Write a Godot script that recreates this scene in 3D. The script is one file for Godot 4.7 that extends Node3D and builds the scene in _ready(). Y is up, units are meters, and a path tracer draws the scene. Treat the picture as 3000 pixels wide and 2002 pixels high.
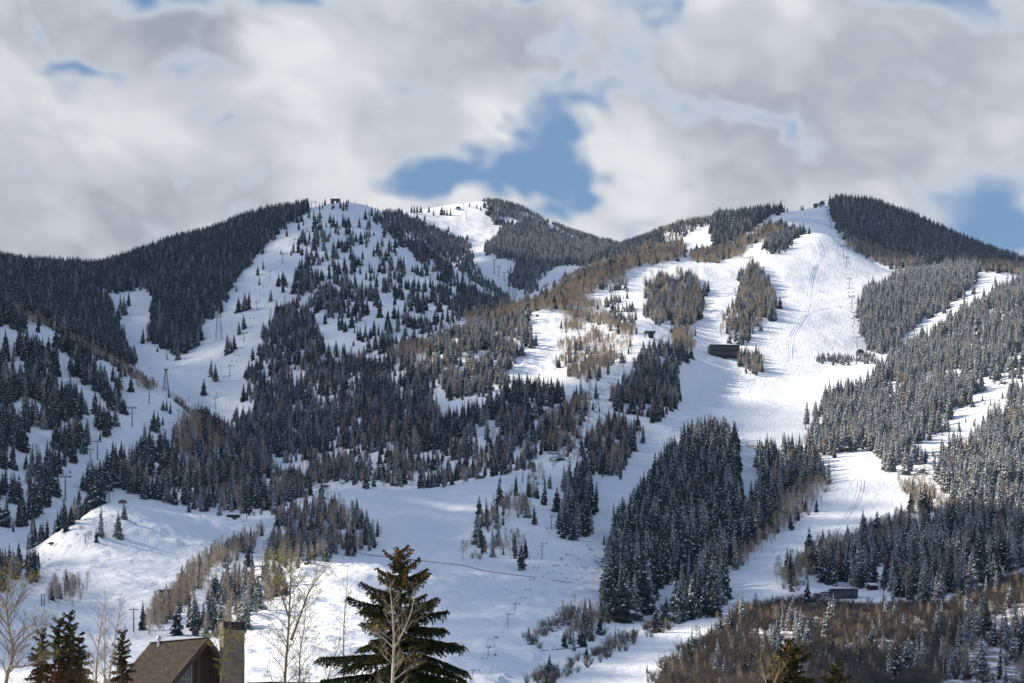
extends Node3D
# A ski mountain in spring, seen from the edge of town. Metres, y up, the eye at the origin looking along -z.
# Places were surveyed as sight lines: bearing u and height v (2350 x 1568 graduations) plus distance; sight() turns them into points.
const F := 3396.0
const CU := 1175.0
const HZ := 1640.0
const SUN := Vector3(-0.8295, 0.5322, -0.1707)

var rng := RandomNumberGenerator.new()
var used := {}
var M := {}

# ---------------------------------------------------------------- terrain data
# sight lines surveyed on the ground: bearing, height, distance
const SURVEY := [
	940,1230,795,1010,1230,835,1080,1222,828,1000,1275,772,925,1268,752,1070,1270,768,1025,1170,905,960,1160,895,1286,662,1890,1336,634,1960,1403,608,2040,1500,607,2010,
	1500,575,2230,1470,560,2500,1560,615,1990,1600,602,2060,1645,603,2060,1700,584,2110,1600,586,2270,1640,585,2300,1440,568,2650,1500,545,2600,770,462,2600,700,498,2500,
	620,565,2350,560,630,2200,520,720,2050,500,800,1900,400,840,1850,540,950,1600,590,850,1700,310,720,2150,275,665,2330,320,830,1900,0,612,2150,100,628,2250,
	200,625,2350,400,560,2520,480,545,2560,300,600,2480,600,500,2620,-150,590,2100,-400,560,2000,100,720,1950,400,650,2200,480,650,2250,200,790,1650,880,490,2560,
	950,545,2450,1050,615,2270,1160,692,2080,850,620,2200,850,520,2430,950,700,1930,750,700,1980,800,800,1700,650,650,2150,700,800,1720,700,900,1560,700,1000,1380,
	600,1040,1300,850,900,1500,600,1140,1080,500,1150,1020,700,1110,1080,830,1090,1110,850,1000,1300,900,760,1800,1000,700,1960,1000,760,1790,1100,740,1830,0,690,1420,
	100,745,1380,200,812,1340,280,850,1320,345,893,1290,420,935,1230,100,950,1130,0,900,1160,50,1150,920,0,1050,990,200,1050,1070,300,1000,1130,250,930,1200,
	150,1150,960,100,1250,830,30,1250,810,230,1120,1000,330,1080,1080,-200,640,1500,-200,1000,1000,-200,1250,760,-400,900,1100,480,1000,1240,400,1050,1150,450,1100,1080,
	300,1120,1020,45,1310,690,130,1220,750,215,1168,800,290,1160,820,400,1175,850,540,1195,880,620,1180,920,300,1250,735,200,1320,650,300,1350,620,420,1300,700,
	530,1260,770,200,1400,560,350,1450,520,100,1400,540,0,1480,440,150,1480,460,450,1500,460,500,1380,590,600,1240,800,600,1350,640,600,1500,440,700,1230,790,
	760,1140,920,860,1260,770,860,1180,890,720,1290,700,780,1132,960,900,1125,985,1050,1108,1005,1150,1090,1020,1260,1075,1040,1000,1115,1035,900,1100,1080,1100,1088,1070,
	1200,1020,1150,1200,1050,1100,1000,1050,1150,950,950,1340,1100,950,1260,1030,940,1300,1050,870,1410,1000,880,1420,920,820,1560,1080,800,1520,1150,880,1380,1200,860,1430,
	1230,840,1480,1260,740,1680,1220,710,1760,1240,695,1850,1160,700,1900,1100,720,1860,1000,780,1700,900,810,1600,1350,750,1670,1300,850,1450,1350,850,1420,1420,820,1470,
	1400,700,1780,1440,640,1930,1330,940,1200,1370,880,1320,1400,930,1230,1480,785,1490,1440,830,1420,1490,870,1370,1330,1010,1120,1310,1060,1050,1350,1000,1130,1450,1000,1150,
	1430,900,1290,1550,950,1220,1520,1000,1150,1470,740,1600,1470,680,1790,1450,625,1960,1560,700,1800,1650,700,1800,1600,800,1590,1580,880,1440,1600,930,1330,1680,1000,1210,
	1620,1000,1200,1720,700,1810,1720,780,1640,1720,860,1500,1800,700,1800,1800,600,2040,1850,820,1580,1850,540,2230,1790,560,2150,1900,540,2230,1930,560,2180,1940,640,1990,
	2000,600,2110,2050,625,2060,1950,780,1660,1980,730,1770,1900,900,1420,1800,950,1300,1850,1000,1190,1740,1010,1160,1700,1040,1120,1720,1100,1030,1700,1180,930,1880,520,2400,
	1880,480,2600,1800,485,2560,1760,500,2520,1990,470,2560,1700,520,2470,1650,550,2400,1600,550,2420,1560,515,2560,1920,470,2620,2100,515,2530,2200,555,2530,2340,605,2500,
	2500,650,2450,2100,570,2430,2050,580,2380,2150,620,2250,2250,620,2220,2080,600,2300,2200,640,1960,2300,622,1930,2230,630,1960,2330,640,1880,2150,650,1930,2050,680,1870,
	2000,720,1790,2060,780,1700,2020,800,1650,2150,720,1760,2250,660,1830,2300,700,1620,2200,760,1590,2100,830,1500,2500,700,1650,2000,880,1420,1900,960,1270,1860,1010,1180,
	1950,1020,1130,2100,930,1290,2200,870,1350,2350,800,1370,2500,850,1300,2000,1040,1080,1930,1045,1080,2100,1050,1050,2200,1000,1130,2350,950,1160,2050,1065,1030,1900,1090,1020,
	1960,1110,960,2060,1120,940,2120,1100,960,2200,1150,870,2150,1180,860,2300,1100,960,2350,1180,850,2500,1100,950,2050,1190,860,1950,1180,890,1850,1230,840,1750,1320,730,
	1680,1385,655,1800,1330,700,1760,1200,890,1650,1300,770,1900,1300,740,2000,1280,760,2150,1280,740,2300,1250,760,1850,1370,660,1940,1365,670,2050,1380,630,2200,1330,670,
	2350,1280,690,2500,1300,650,1550,1200,880,1600,1100,1000,1650,1050,1080,1530,1100,1010,1480,1200,870,1600,1250,830,1450,1350,690,1500,1400,640,1440,1430,600,1560,1400,640,
	1650,1400,625,1400,1450,560,1640,1424,585,1500,1480,525,1350,1530,455,1250,1560,420,1250,1500,485,1350,1460,540,1300,1420,590,1200,1420,580,1380,1345,695,1250,1325,715,
	1100,1305,735,1000,1293,750,880,1290,730,950,1200,840,1100,1200,850,1200,1150,920,1180,1250,790,1300,1250,800,1300,1180,890,1400,1200,870,1420,1100,1000,1380,1100,1000,
	1500,1060,1070,1000,1400,590,900,1450,520,800,1380,590,900,1350,640,1100,1450,530,1200,1500,475,1000,1540,430,800,1540,410,700,1450,500,700,1560,390,1100,1560,410,
	1700,1460,540,1700,1560,430,1600,1520,470,1850,1450,540,2000,1450,540,2000,1560,420,2200,1450,540,2350,1400,560,2300,1560,410,2500,1450,520,2600,1560,400,1500,1560,420,
	-200,1480,420,-400,1300,560,-500,1500,400,2800,1200,800,2900,900,1250,2900,650,2200,-700,700,1600,-700,600,2100,890,484,3050,950,500,3060,1000,497,3120,1110,466,3230,
	1190,478,3230,1260,510,3180,1370,556,3050,1050,560,2930,1140,520,3080,1200,560,2870,1270,570,2800,1130,610,2600,1180,655,2430,1100,590,2640,1270,620,2420,1330,610,2480,
	1350,590,2650,1220,640,2450,1000,545,2900,1290,668,2200,1340,650,2280,1400,625,2350,1640,612,2180,1700,595,2220,770,520,2800,700,560,2760,600,560,2900,400,620,2850,
	200,680,2700,0,670,2500,880,545,2760,950,590,2650,1050,650,2470,1130,690,2330,1200,690,2260,1000,640,2560,1880,560,2900,1990,560,2800,2200,630,2800,2400,680,2750,
	1560,590,2800,1700,580,2850,1110,520,3500,900,540,3500,1370,610,3400,1600,650,3400,2000,640,3400,600,640,3400,200,740,3400,2400,760,3400,-200,700,2700,1110,680,4500,
	400,760,4500,2000,760,4500,-400,900,4500,2800,900,4500,-500,760,2600,2700,760,2700,2900,860,3200,-700,900,3200,0,760,1560,100,800,1520,200,850,1480,345,925,1400,
	-200,720,1650,130,1250,800,45,1330,740,200,1195,850,1990,600,2280,2080,640,2200,2000,620,2200,2330,660,2050,0,1620,260,700,1630,260,1175,1630,260,1900,1620,260,
	2350,1610,260,-600,1640,240,3000,1640,240,0,1800,120,600,1810,120,1175,1815,120,1800,1810,120,2350,1800,120,-600,1800,120,3000,1800,120,1175,2400,28,0,2400,28,
	2350,2400,28,-800,2400,28,3200,2400,28,
]
# stands of trees: name, place, spacing, openness, shares of spruce, aspen and shrub, heights, frost, outline
const STANDS := [
	["left_ridge","the forest below the left-hand skyline",5.2,0.12,1,0,0,15,24,0.15,[-400,540,-200,570,0,585,100,600,160,610,207,605,300,580,352,560,388,545,435,532,520,520,576,505,619,485,670,467,700,465,706,485,653,521,635,532,622,552,586,590,549,625,539,646,522,680,502,712,485,730,459,742,452,790,425,812,400,812,378,800,350,790,348,765,348,700,345,680,335,672,290,668,255,700,262,745,282,790,297,835,290,850,260,835,200,800,120,768,50,740,0,700,-200,650,-400,640]],
	["open","",0,0,0,0,0,0,0,0,[200,655,240,665,262,672,296,668,340,662,350,676,352,700,348,730,340,770,352,800,385,820,400,830,330,845,300,838,292,800,283,755,265,735,255,700,235,680]],
	["face","the open slope below the left-hand summit",11.5,0.5,1,0,0,13,22,0.25,[648,612,675,575,690,540,700,520,742,495,765,478,800,475,850,492,885,507,930,545,1000,592,1060,648,1110,690,1150,705,1120,722,1040,748,970,775,930,798,880,815,830,808,780,785,745,740,715,715,690,690,655,655]],
	["face_dense","the dense strip along the right edge of the left-hand summit",6.2,0.35,1,0,0,13,20,0.15,[850,492,885,507,930,545,1000,592,1060,648,1110,690,1150,705,1120,712,1070,690,1030,655,985,618,920,565,880,520]],
	["face_foot","the band of firs at the right foot of the summit slope",5.5,0.35,1,0,0,13,19,0.15,[1050,690,1100,700,1150,705,1150,715,1110,728,1060,735,1040,720]],
	["face_mid","the clump across the middle of the summit slope",7.2,0.4,1,0,0,14,22,0.3,[645,640,690,630,715,650,745,640,790,650,800,690,770,720,745,745,720,715,700,690,655,665]],
	["middle","the broad wood under the left-hand summit",5.6,0.3,0.92,0.08,0,12,20,0.35,[560,885,580,855,600,800,622,748,640,718,650,705,700,708,715,752,735,792,760,805,790,820,830,830,870,838,900,838,980,858,990,885,985,930,1010,968,1030,975,1080,950,1130,930,1190,900,1240,905,1330,910,1368,890,1340,960,1325,1010,1300,1050,1270,1070,1200,1082,1100,1097,1000,1117,900,1127,830,1122,780,1100,740,1110,700,1140,650,1165,560,1182,490,1172,390,1162,310,1142,270,1122,280,1085,330,1055,400,1045,420,1010,470,1015,535,1010,550,985,590,965]],
	["middle_low","the thin wood along the top of the white slope",5.2,0.45,0.7,0.25,0.05,8,15,0.35,[600,1060,800,1040,1000,1050,1150,1040,1290,1010,1300,1050,1270,1070,1200,1082,1100,1097,1000,1117,900,1127,830,1122,780,1100,740,1110,700,1140,650,1165,600,1170]],
	["lift_side","the brown aspen strip beside the middle lift line",3.6,0.35,0.3,0.6,0.1,8,14,0.1,[1230,950,1290,930,1330,910,1372,892,1345,960,1325,1010,1300,1050,1270,1070,1255,1050,1270,1000]],
	["open","",0,0,0,0,0,0,0,0,[995,875,1030,905,1068,930,1100,935,1080,945,1015,965,1008,950,1000,930,990,900]],
	["open","",0,0,0,0,0,0,0,0,[1165,860,1215,852,1250,870,1310,880,1330,890,1280,895,1190,890,1140,905,1090,935,1060,925,1130,880]],
	["open","",0,0,0,0,0,0,0,0,[715,705,750,745,790,770,830,810,790,815,765,800,740,780,722,750]],
	["left_hill","the steep hillside at the left edge",5.6,0.52,0.97,0.03,0,14,21,0.1,[-400,700,0,697,50,725,100,752,160,785,235,820,275,848,300,870,330,890,312,905,288,930,271,955,255,975,235,1010,200,1015,188,1042,160,1065,128,1095,110,1150,80,1185,20,1228,0,1235,-200,1240,-400,1200]],
	["left_hill_crest","the left hillside crest",3.6,0.4,0.2,0.8,0,7,12,0.1,[20,700,50,720,100,745,160,780,235,815,280,845,330,880,352,895,340,905,310,890,270,865,220,835,150,800,90,765,40,735]],
	["gully_trees","the dark file of firs below the left lift line",5.6,0.2,1,0,0,15,22,0.05,[190,1168,205,1120,235,1110,255,1075,285,1062,305,1055,322,1032,336,1033,316,1045,296,1082,268,1100,250,1122,232,1155,210,1172]],
	["gully_trees","the dark file of firs below the left lift line",6,0.2,1,0,0,15,20,0.05,[330,1055,340,1040,365,1040,390,1045,385,1060,350,1075,330,1080]],
	["bowl_aspens","the round brown aspen grove below the bowl",2.6,0.05,0.06,0.94,0,10,14,0,[398,1010,415,985,435,970,470,968,495,985,520,1000,530,1020,505,1045,435,1045,420,1060,402,1035]],
	["bowl_edge","the brown aspens at the lip of the bowl",3.6,0.3,0.2,0.8,0,6,10,0,[398,920,420,930,440,935,435,945,410,940]],
	["knoll_gully","the dark firs in the gully left of the mogul knoll",5.2,0.3,1,0,0,8,14,0.1,[-60,1330,20,1295,60,1270,100,1238,150,1200,195,1170,212,1170,130,1224,60,1292,35,1330,10,1345,-60,1380]],
	["knoll_edge","the firs on the left edge of the mogul knoll",4.5,0.2,1,0,0,8,13,0.1,[58,1345,72,1300,90,1285,90,1312,74,1345]],
	["centre","the frosted wood left of the upper white glade",5,0.35,0.78,0.22,0,11,19,0.7,[895,825,950,800,985,800,1030,775,1085,755,1140,745,1200,715,1215,730,1225,790,1215,810,1195,825,1170,850,1155,890,1135,895,1085,915,1060,918,1030,912,1020,890,985,875,920,850]],
	["centre_aspens","the tan aspens on the left shoulder of the centre wood",2.6,0.1,0.05,0.95,0,9,13,0.2,[890,825,930,800,985,795,985,815,940,840,900,838]],
	["ridge_aspens","the tan aspen ridge behind the upper white glade",2.5,0.05,0.03,0.97,0,10,15,0.2,[1060,730,1130,715,1200,705,1212,702,1286,664,1336,636,1403,610,1480,575,1566,560,1566,590,1500,606,1440,622,1425,640,1400,660,1330,690,1290,715,1215,715,1140,742,1085,752]],
	["face_aspens","the thin aspens on the snowy rise beside the glade",3.8,0.4,0.1,0.9,0,9,14,0.6,[1290,710,1330,690,1400,658,1425,640,1436,650,1440,690,1455,730,1460,770,1440,812,1410,840,1375,870,1330,880,1300,860,1275,840,1275,800,1295,770,1303,735]],
	["face_conifers","the snowy firs on the right shoulder of the aspen rise",6,0.6,0.75,0.25,0,9,15,0.85,[1370,660,1410,640,1436,650,1440,690,1455,730,1458,765,1430,760,1400,745,1385,700]],
	["open","",0,0,0,0,0,0,0,0,[1205,725,1240,712,1295,722,1303,742,1290,780,1275,805,1275,845,1250,855,1210,850,1190,845,1200,825,1222,800]],
	["clump_a","the tall clump between the two upper left runs",4,0.3,0.6,0.4,0,12,18,0.6,[1490,655,1515,645,1560,628,1600,648,1612,690,1605,730,1590,746,1560,748,1530,750,1505,742,1487,730,1487,690]],
	["clump_a_foot","the tan aspens below the tall clump",3.2,0.1,0.15,0.85,0,9,13,0.3,[1543,765,1582,762,1586,800,1572,832,1550,822]],
	["clump_b","the leaning strip of firs and aspens beside the wide white run",3.4,0.25,0.5,0.5,0,11,17,0.6,[1700,640,1725,612,1745,622,1757,652,1780,690,1783,718,1770,730,1745,737,1735,757,1710,787,1690,792,1670,777,1668,742,1690,702,1712,672,1702,655]],
	["clump_b_foot","the small clump right of the dark lodge",3.6,0.1,0.45,0.55,0,10,15,0.6,[1697,822,1738,815,1750,845,1745,864,1722,858,1700,838]],
	["summit_clump","the dark firs left of the right-hand summit",5,0.1,1,0,0,14,23,0.25,[1635,525,1645,490,1720,475,1760,470,1790,465,1794,488,1765,498,1735,512,1712,532,1680,552,1645,567,1637,550]],
	["upper_aspens","the tan aspen band under the summit firs",2.5,0.05,0.05,0.95,0,9,13,0.1,[1590,598,1640,603,1700,584,1722,565,1762,548,1795,535,1802,520,1770,520,1722,545,1660,570,1595,584]],
	["upper_firs","the fir clump at the top of the wide white run",4.2,0.1,1,0,0,10,15,0.4,[1758,572,1764,556,1800,538,1850,528,1855,531,1818,543,1812,558,1792,577,1768,578]],
	["skyline_left","the trees along the right mountain's left skyline",4.5,0.2,0.5,0.5,0,8,14,0.2,[1500,535,1560,505,1600,495,1640,490,1640,515,1590,530,1560,545,1510,560]],
	["saddle","the dark firs on the saddle between the mountains",4.6,0.1,1,0,0,11,16,0.25,[1345,605,1380,565,1420,550,1470,542,1520,530,1520,562,1480,575,1420,600,1380,612]],
	["right_hill","the dark fir slope right of the summit",5.2,0.05,1,0,0,13,22,0.1,[1912,470,1940,455,2000,465,2100,500,2200,540,2300,578,2450,610,2450,655,2350,632,2250,618,2170,606,2100,612,2050,618,2000,592,1960,560,1935,540,1912,508]],
	["right_hill_aspens","the tan aspens at the foot of the right fir slope",2.8,0.15,0.3,0.7,0,9,13,0.4,[1938,545,1985,560,2050,585,2110,600,2110,612,2062,622,2000,597,1955,572]],
	["far_right_aspens","the tan trees at the right end of the skyline",3.8,0.2,0.35,0.65,0,8,12,0.2,[2236,600,2280,600,2350,610,2450,630,2450,665,2340,635,2290,622,2240,622]],
	["right_block","the frosted fir block right of the upper lift",4.4,0.05,0.97,0.03,0,12,20,1,[1977,700,1992,675,2040,655,2110,630,2200,612,2242,610,2240,625,2235,645,2225,658,2200,682,2150,717,2100,747,2075,772,2055,797,2030,812,1997,807,1985,780,1977,735]],
	["hedge","the low row of young firs by the lift terminal",3.6,0.3,1,0,0,5,9,0.9,[1866,824,1890,818,1960,825,2005,818,2003,830,1960,836,1900,832,1868,830]],
	["right_forest","the wide frosted forest on the right",5,0.35,0.97,0.03,0,12,21,1,[1850,1010,1866,965,1900,925,1960,888,2010,878,2040,840,2078,800,2130,785,2200,730,2250,700,2290,675,2330,652,2450,640,2600,660,2600,1250,2450,1240,2350,1240,2260,1200,2215,1190,2195,1160,2160,1110,2150,1072,2110,1062,2060,1090,2032,1082,2022,1047,1990,1042,1950,1040,1890,1045]],
	["right_gap","the thin snowy slope in the right forest",9,0.7,1,0,0,6,13,0.9,[2120,1010,2200,960,2250,900,2330,840,2400,830,2400,860,2300,930,2260,990,2210,1040,2160,1075,2110,1060,2060,1090,2050,1075,2100,1040]],
	["lower_right","the dark forest above the lower-right hut",5,0.25,0.94,0.06,0,12,18,0.5,[1850,1345,1880,1290,1960,1265,2040,1230,2110,1200,2180,1190,2230,1200,2350,1200,2450,1200,2600,1210,2600,1300,2450,1310,2350,1310,2250,1352,2150,1385,2090,1392,2040,1360,1980,1345,1900,1350]],
	["lower_right_rim","the aspen rim of the lower-right run",2.8,0.15,0.06,0.8,0.14,7,12,0.1,[1783,1352,1800,1325,1870,1268,1950,1240,2040,1208,2080,1195,2100,1155,2062,1135,2072,1112,2112,1108,2135,1135,2185,1172,2240,1195,2180,1200,2110,1220,2040,1245,1960,1280,1890,1300,1850,1345,1810,1362]],
	["scrub","the brown scrub hillside at the lower right",2.1,0.25,0.02,0.06,0.92,4,8,0.6,[1470,1640,1530,1535,1600,1480,1650,1448,1700,1405,1760,1392,1850,1380,2000,1400,2200,1385,2350,1320,2600,1300,2600,1720,1400,1720]],
	["scrub_firs","the frosted firs in the scrub at the lower right",3.6,0.4,0.22,0.1,0.68,7,14,0.8,[2150,1568,2180,1500,2250,1440,2350,1400,2600,1380,2600,1720,2150,1720]],
	["scrub_firs2","the frosted firs at the left of the scrub hillside",3.6,0.4,0.16,0.1,0.74,7,11,0.9,[1760,1480,1770,1440,1800,1430,1850,1440,1870,1470,1830,1500,1780,1510]],
	["big_stand","the big dark stand between the lower runs",4.5,0.05,0.99,0.01,0,18,25,0.3,[1562,1040,1595,1015,1650,1012,1680,1032,1688,1072,1696,1142,1692,1200,1662,1252,1612,1300,1582,1322,1545,1332,1515,1345,1502,1372,1482,1402,1442,1427,1412,1412,1392,1382,1392,1320,1412,1250,1452,1200,1482,1162,1522,1090]],
	["second_stand","the dark stand left of the lower-right run",4.6,0.15,0.95,0.05,0,14,21,0.45,[1735,1085,1740,1052,1800,1045,1862,1045,1880,1085,1893,1107,1852,1112,1802,1132,1775,1182,1785,1212,1742,1262,1702,1282,1662,1312,1666,1372,1642,1412,1592,1424,1542,1442,1500,1444,1530,1405,1572,1372,1602,1335,1652,1292,1672,1245,1722,1195,1745,1152,1750,1112]],
	["second_stand_rim","the brown aspens under the dark stand",3.2,0.15,0.1,0.8,0.1,7,12,0.1,[1802,1142,1870,1112,1895,1130,1862,1172,1802,1217,1752,1262,1702,1302,1668,1314,1702,1272,1762,1212]],
	["gully_scrub","the brown scrub in the gully below the stands",3,0.3,0.08,0.4,0.52,4,7,0.2,[1490,1445,1530,1395,1560,1385,1590,1360,1600,1370,1560,1400,1540,1440,1500,1458]],
	["mid_clump","the narrow dark clump right of the middle lift",4.6,0.1,1,0,0,14,19,0.3,[1295,1165,1310,1120,1340,1095,1356,1098,1361,1150,1363,1192,1346,1217,1322,1242,1296,1237,1290,1195]],
	["mid_clump_top","the trees right of the middle lift line",4.6,0.25,0.7,0.3,0,11,17,0.3,[1330,1070,1347,1030,1372,992,1402,970,1440,972,1470,988,1466,1008,1447,1042,1432,1072,1402,1097,1372,1092,1352,1085]],
	["station_clump","the dark clump below the mid-mountain station",4.4,0.15,0.92,0.08,0,12,18,0.3,[1402,937,1412,917,1442,887,1470,848,1480,812,1530,800,1562,808,1572,832,1552,882,1549,922,1532,952,1516,967,1482,962,1442,947]],
	["slope_patch","the brown patch on the white slope",4.6,0.4,0.2,0.62,0.18,8,13,0.25,[1070,1292,1086,1240,1100,1195,1140,1160,1182,1120,1240,1090,1266,1092,1242,1132,1222,1182,1216,1232,1202,1272,1216,1316,1190,1320,1130,1310,1075,1302]],
	["wedge","the frosted wedge of wood",4.4,0.3,0.5,0.38,0.12,8,14,0.6,[620,1222,652,1187,692,1160,742,1150,772,1170,832,1200,866,1228,860,1257,822,1277,762,1282,702,1302,652,1342,622,1402,592,1437,550,1460,400,1470,390,1455,472,1395,522,1345,602,1285,632,1242]],
	["open","",0,0,0,0,0,0,0,0,[600,1228,640,1222,622,1250,590,1290,560,1320,520,1345,480,1345,490,1315,540,1282]],
	["aspen_file","the aspen file beside the mogul knoll",2.6,0.2,0.12,0.8,0.08,7,11,0.2,[600,1218,603,1237,545,1280,495,1312,465,1347,435,1380,405,1410,362,1458,328,1458,335,1432,380,1392,450,1312,520,1262]],
	["knoll_patch","the grove below the mogul knoll",3,0.15,0.15,0.85,0,7,11,0.1,[113,1378,128,1360,160,1350,200,1352,196,1372,162,1387,118,1388]],
	["low_scrub_a","the brown scrub strip on the lower white slope",2.8,0.1,0.02,0.4,0.58,5,8,0.1,[1212,1482,1222,1455,1280,1422,1318,1397,1326,1412,1292,1437,1252,1457,1227,1487]],
	["low_scrub_b","the scrub and firs at the foot of the big stand",3.4,0.25,0.3,0.3,0.4,5,10,0.3,[1278,1488,1300,1458,1350,1420,1388,1392,1412,1422,1392,1442,1352,1477,1312,1488]],
	["low_scrub_c","the straw-brown scrub above the near white spur",3,0.25,0.02,0.4,0.58,4,6,0.1,[1376,1505,1400,1482,1450,1457,1495,1442,1482,1460,1442,1482,1392,1508]],
	["low_scrub_d","the scrub along the near edge of the white spur",2.8,0.3,0.06,0.3,0.64,3,5,0.1,[1190,1580,1260,1537,1330,1517,1382,1506,1392,1512,1342,1532,1272,1565,1250,1590]],
	["far_left","the fir slope left of the far summit run",4.8,0.15,1,0,0,9,14,0.5,[878,496,900,492,945,500,985,522,1030,540,1070,552,1080,585,1098,625,1118,648,1165,695,1100,655,1040,605,960,548,900,508]],
	["far_right","the frosted fir slope of the far mountain",5.4,0.12,1,0,0,12,18,0.6,[1122,505,1150,530,1115,585,1130,588,1187,608,1168,643,1172,660,1212,672,1240,645,1262,618,1336,612,1380,585,1420,565,1400,560,1345,567,1240,512,1190,492,1140,480,1120,490]],
	["far_crest","the firs along the far mountain's crest",4.4,0.1,1,0,0,9,14,0.5,[1115,462,1160,455,1230,478,1300,508,1375,540,1370,562,1300,535,1240,508,1180,486,1120,478]],
	["far_crest_left","the firs on the far mountain's left shoulder",5,0.3,1,0,0,9,14,0.8,[940,502,985,498,990,503,945,507]],
	["open","",0,0,0,0,0,0,0,0,[1190,492,1240,512,1345,567,1352,560,1250,506,1205,488]],
	["open","",0,0,0,0,0,0,0,0,[1150,498,1190,505,1180,518,1150,515]],
	["open","",0,0,0,0,0,0,0,0,[934,492,1018,489,1061,480,1118,466,1118,495,1141,515,1145,525,1111,549,1101,559,1078,579,1071,542,1034,525,984,509,940,502]],
	["open","",0,0,0,0,0,0,0,0,[1078,579,1101,584,1182,601,1168,623,1168,660,1212,671,1212,680,1182,686,1165,676,1118,626,1095,599]],
	["open","",0,0,0,0,0,0,0,0,[1228,656,1262,612,1335,609,1330,625,1280,655,1245,668]],
]
const SINGLE_PLACES := ["on the far summit snow","on the open snow of the left mountain","in front of the dark lodge","around the left lift and the mogul knoll","on the right summit snow","in the lower-right scrub","at the edge of the lower scrub","beside the white slope in the middle"]
const SINGLES := [
	[604.2,619.3,27.5,1],[591.5,631.1,22.1,1],[595.2,656.2,25.1,1],[547.3,716.4,36.8,1],[559.7,714.7,46.9,1],[569.8,709.7,43.5,1],[564.1,713.7,36.8,1],[638.7,657.8,31.8,1],[649.4,671.2,33.5,1],[621,692.3,31.8,1],
	[549,768.3,33.5,1],[559.7,756.6,36.8,1],[522.9,814.2,50.2,1],[530.6,810.1,36.8,1],[538,804.1,40.2,1],[483.1,864.4,43.5,1],[494.1,876.1,45.2,1],[467,907.2,40.8,1],[571.4,863.7,40.2,1],[693,585.9,23.4,1],
	[714.7,595.9,30.1,1],[685.3,528.3,23.4,1],[657.8,543,20.8,1],[701.3,564.1,26.8,1],[710.4,549,20.8,1],[724.8,559.1,46.9,1],[723.1,574.1,20.1,1],[743.2,575.8,50.2,1],[736.5,529,23.4,1],[644.4,583.2,14.1,1],
	[691.9,508.9,20.1,1],[696.3,517.2,13.4,1],[708.7,500.5,23.4,1],[745.8,472,20.1,1],[733.1,482.1,20.1,1],[739.8,478.7,20.1,1],[327.4,788.4,37.5,1],[339.8,784,45.2,1],[346.5,780,36.8,1],[361.5,807.5,14.1,1],
	[383.3,825.2,22.1,1],[408.4,827.9,37.5,1],[396.7,801.8,30.1,1],[425.1,811.8,46.9,1],[438.5,801.8,40.2,1],[453.6,795.1,53.6,1],[284.5,723.1,46.9,1],[277.2,709.7,36.8,1],[294.6,703,36.8,1],[294.6,833.6,33.5,1],
	[308,842,20.1,1],[231,1235.9,80.3,3],[220.9,1248.6,40.2,3],[271.8,1235.2,67,3],[285.2,1195.1,50.2,3],[351.5,988.2,50.2,3],[361.5,984.2,40.2,3],[373.3,975.8,23.4,3],[373.3,942.3,26.8,3],[381.6,942.3,30.1,3],
	[390.3,950,30.8,3],[544.7,969.8,43.5,3],[557.4,969.8,41.8,3],[329.7,1034.4,68.6,3],[374.9,1079.6,57.6,3],[557.4,923.2,43.5,3],[565.7,970.8,26.8,3],[160.7,1086.3,10.7,3],[113.8,1151.5,20.1,3],[30.1,1221.8,33.5,3],
	[503.8,1183.3,43.5,3],[599.2,1181.7,16.7,3],[582.5,1183.3,13.4,3],[570.8,1183.3,16.7,3],[433.5,1176.6,30.1,3],[629.3,1181.7,83.7,3],[1147.2,1155.6,57.6,7],[1154.9,1183.3,40.2,7],[1096.3,1249.3,68.6,7],[1183.3,1138.8,45.2,7],
	[1248.6,1158.9,58.6,7],[1226.9,1204.4,46.9,7],[1262,1122.1,38.5,7],[1196.7,1308.2,68.6,7],[1385.9,1251,30.8,7],[1329.6,1225.2,53.6,7],[1375.8,946.3,16.7,7],[1236.9,917.2,63.6,7],[1257,903.8,43.5,7],[1265.4,883.7,23.4,7],
	[1337.3,965.7,26.8,7],[1148.2,1108,20.1,7],[1807,474.7,11.7,4],[1838.4,477.1,13.4,4],[1842.8,477.1,14.1,4],[984.2,487.1,18.4,0],[995.2,495.5,18.4,0],[1013.6,493.8,23.4,0],[1019.3,494.8,20.1,0],[1026,496.1,22.1,0],
	[1033.7,496.1,23.4,0],[1077.2,475.4,13.4,0],[944,488.8,18.4,0],[950.7,488.8,20.1,0],[957.4,488.8,20.1,0],[965.7,488.1,19.4,0],[1123.1,495.5,36.8,0],[1128.1,492.1,30.1,0],[1111.4,477.1,21.8,0],[1103,483.8,13.4,0],
	[1094.6,479.4,13.4,0],[1619.3,1509.7,45.1,6],[1484.7,1546.1,26.3,6],[1487.2,1566.2,22.6,6],[1265.3,1566.2,35.1,6],[1651.4,1516,52.7,6],[1650.2,1561.1,47.6,6],[1295.4,1485.9,41.4,6],[1212.6,1472.1,37.6,6],[1739.2,1475.9,50.1,6],
	[1701.6,1488.4,47.6,6],[1851.5,1395.7,75.2,5],[1808.9,1445.8,57.7,5],[1785.1,1480.9,75.2,5],[1851.5,1473.4,57.7,5],[1870.3,1463.4,45.1,5],[1895.4,1473.4,72.7,5],[1973.1,1443.3,32.6,5],[2003.2,1463.4,45.1,5],[2010.7,1493.4,35.1,5],
	[2059.6,1418.2,37.6,5],[2148.6,1390.6,17.6,5],[2266.5,1448.3,87.8,5],[2254,1465.9,45.1,5],[1882.9,1533.6,50.1,5],[1948,1506,35.1,5],[2103.5,1548.6,75.2,5],[1825.2,1343,25.1,5],[1663.7,823.5,30.1,2],[1673.1,821.9,23.4,2],
]
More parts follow.
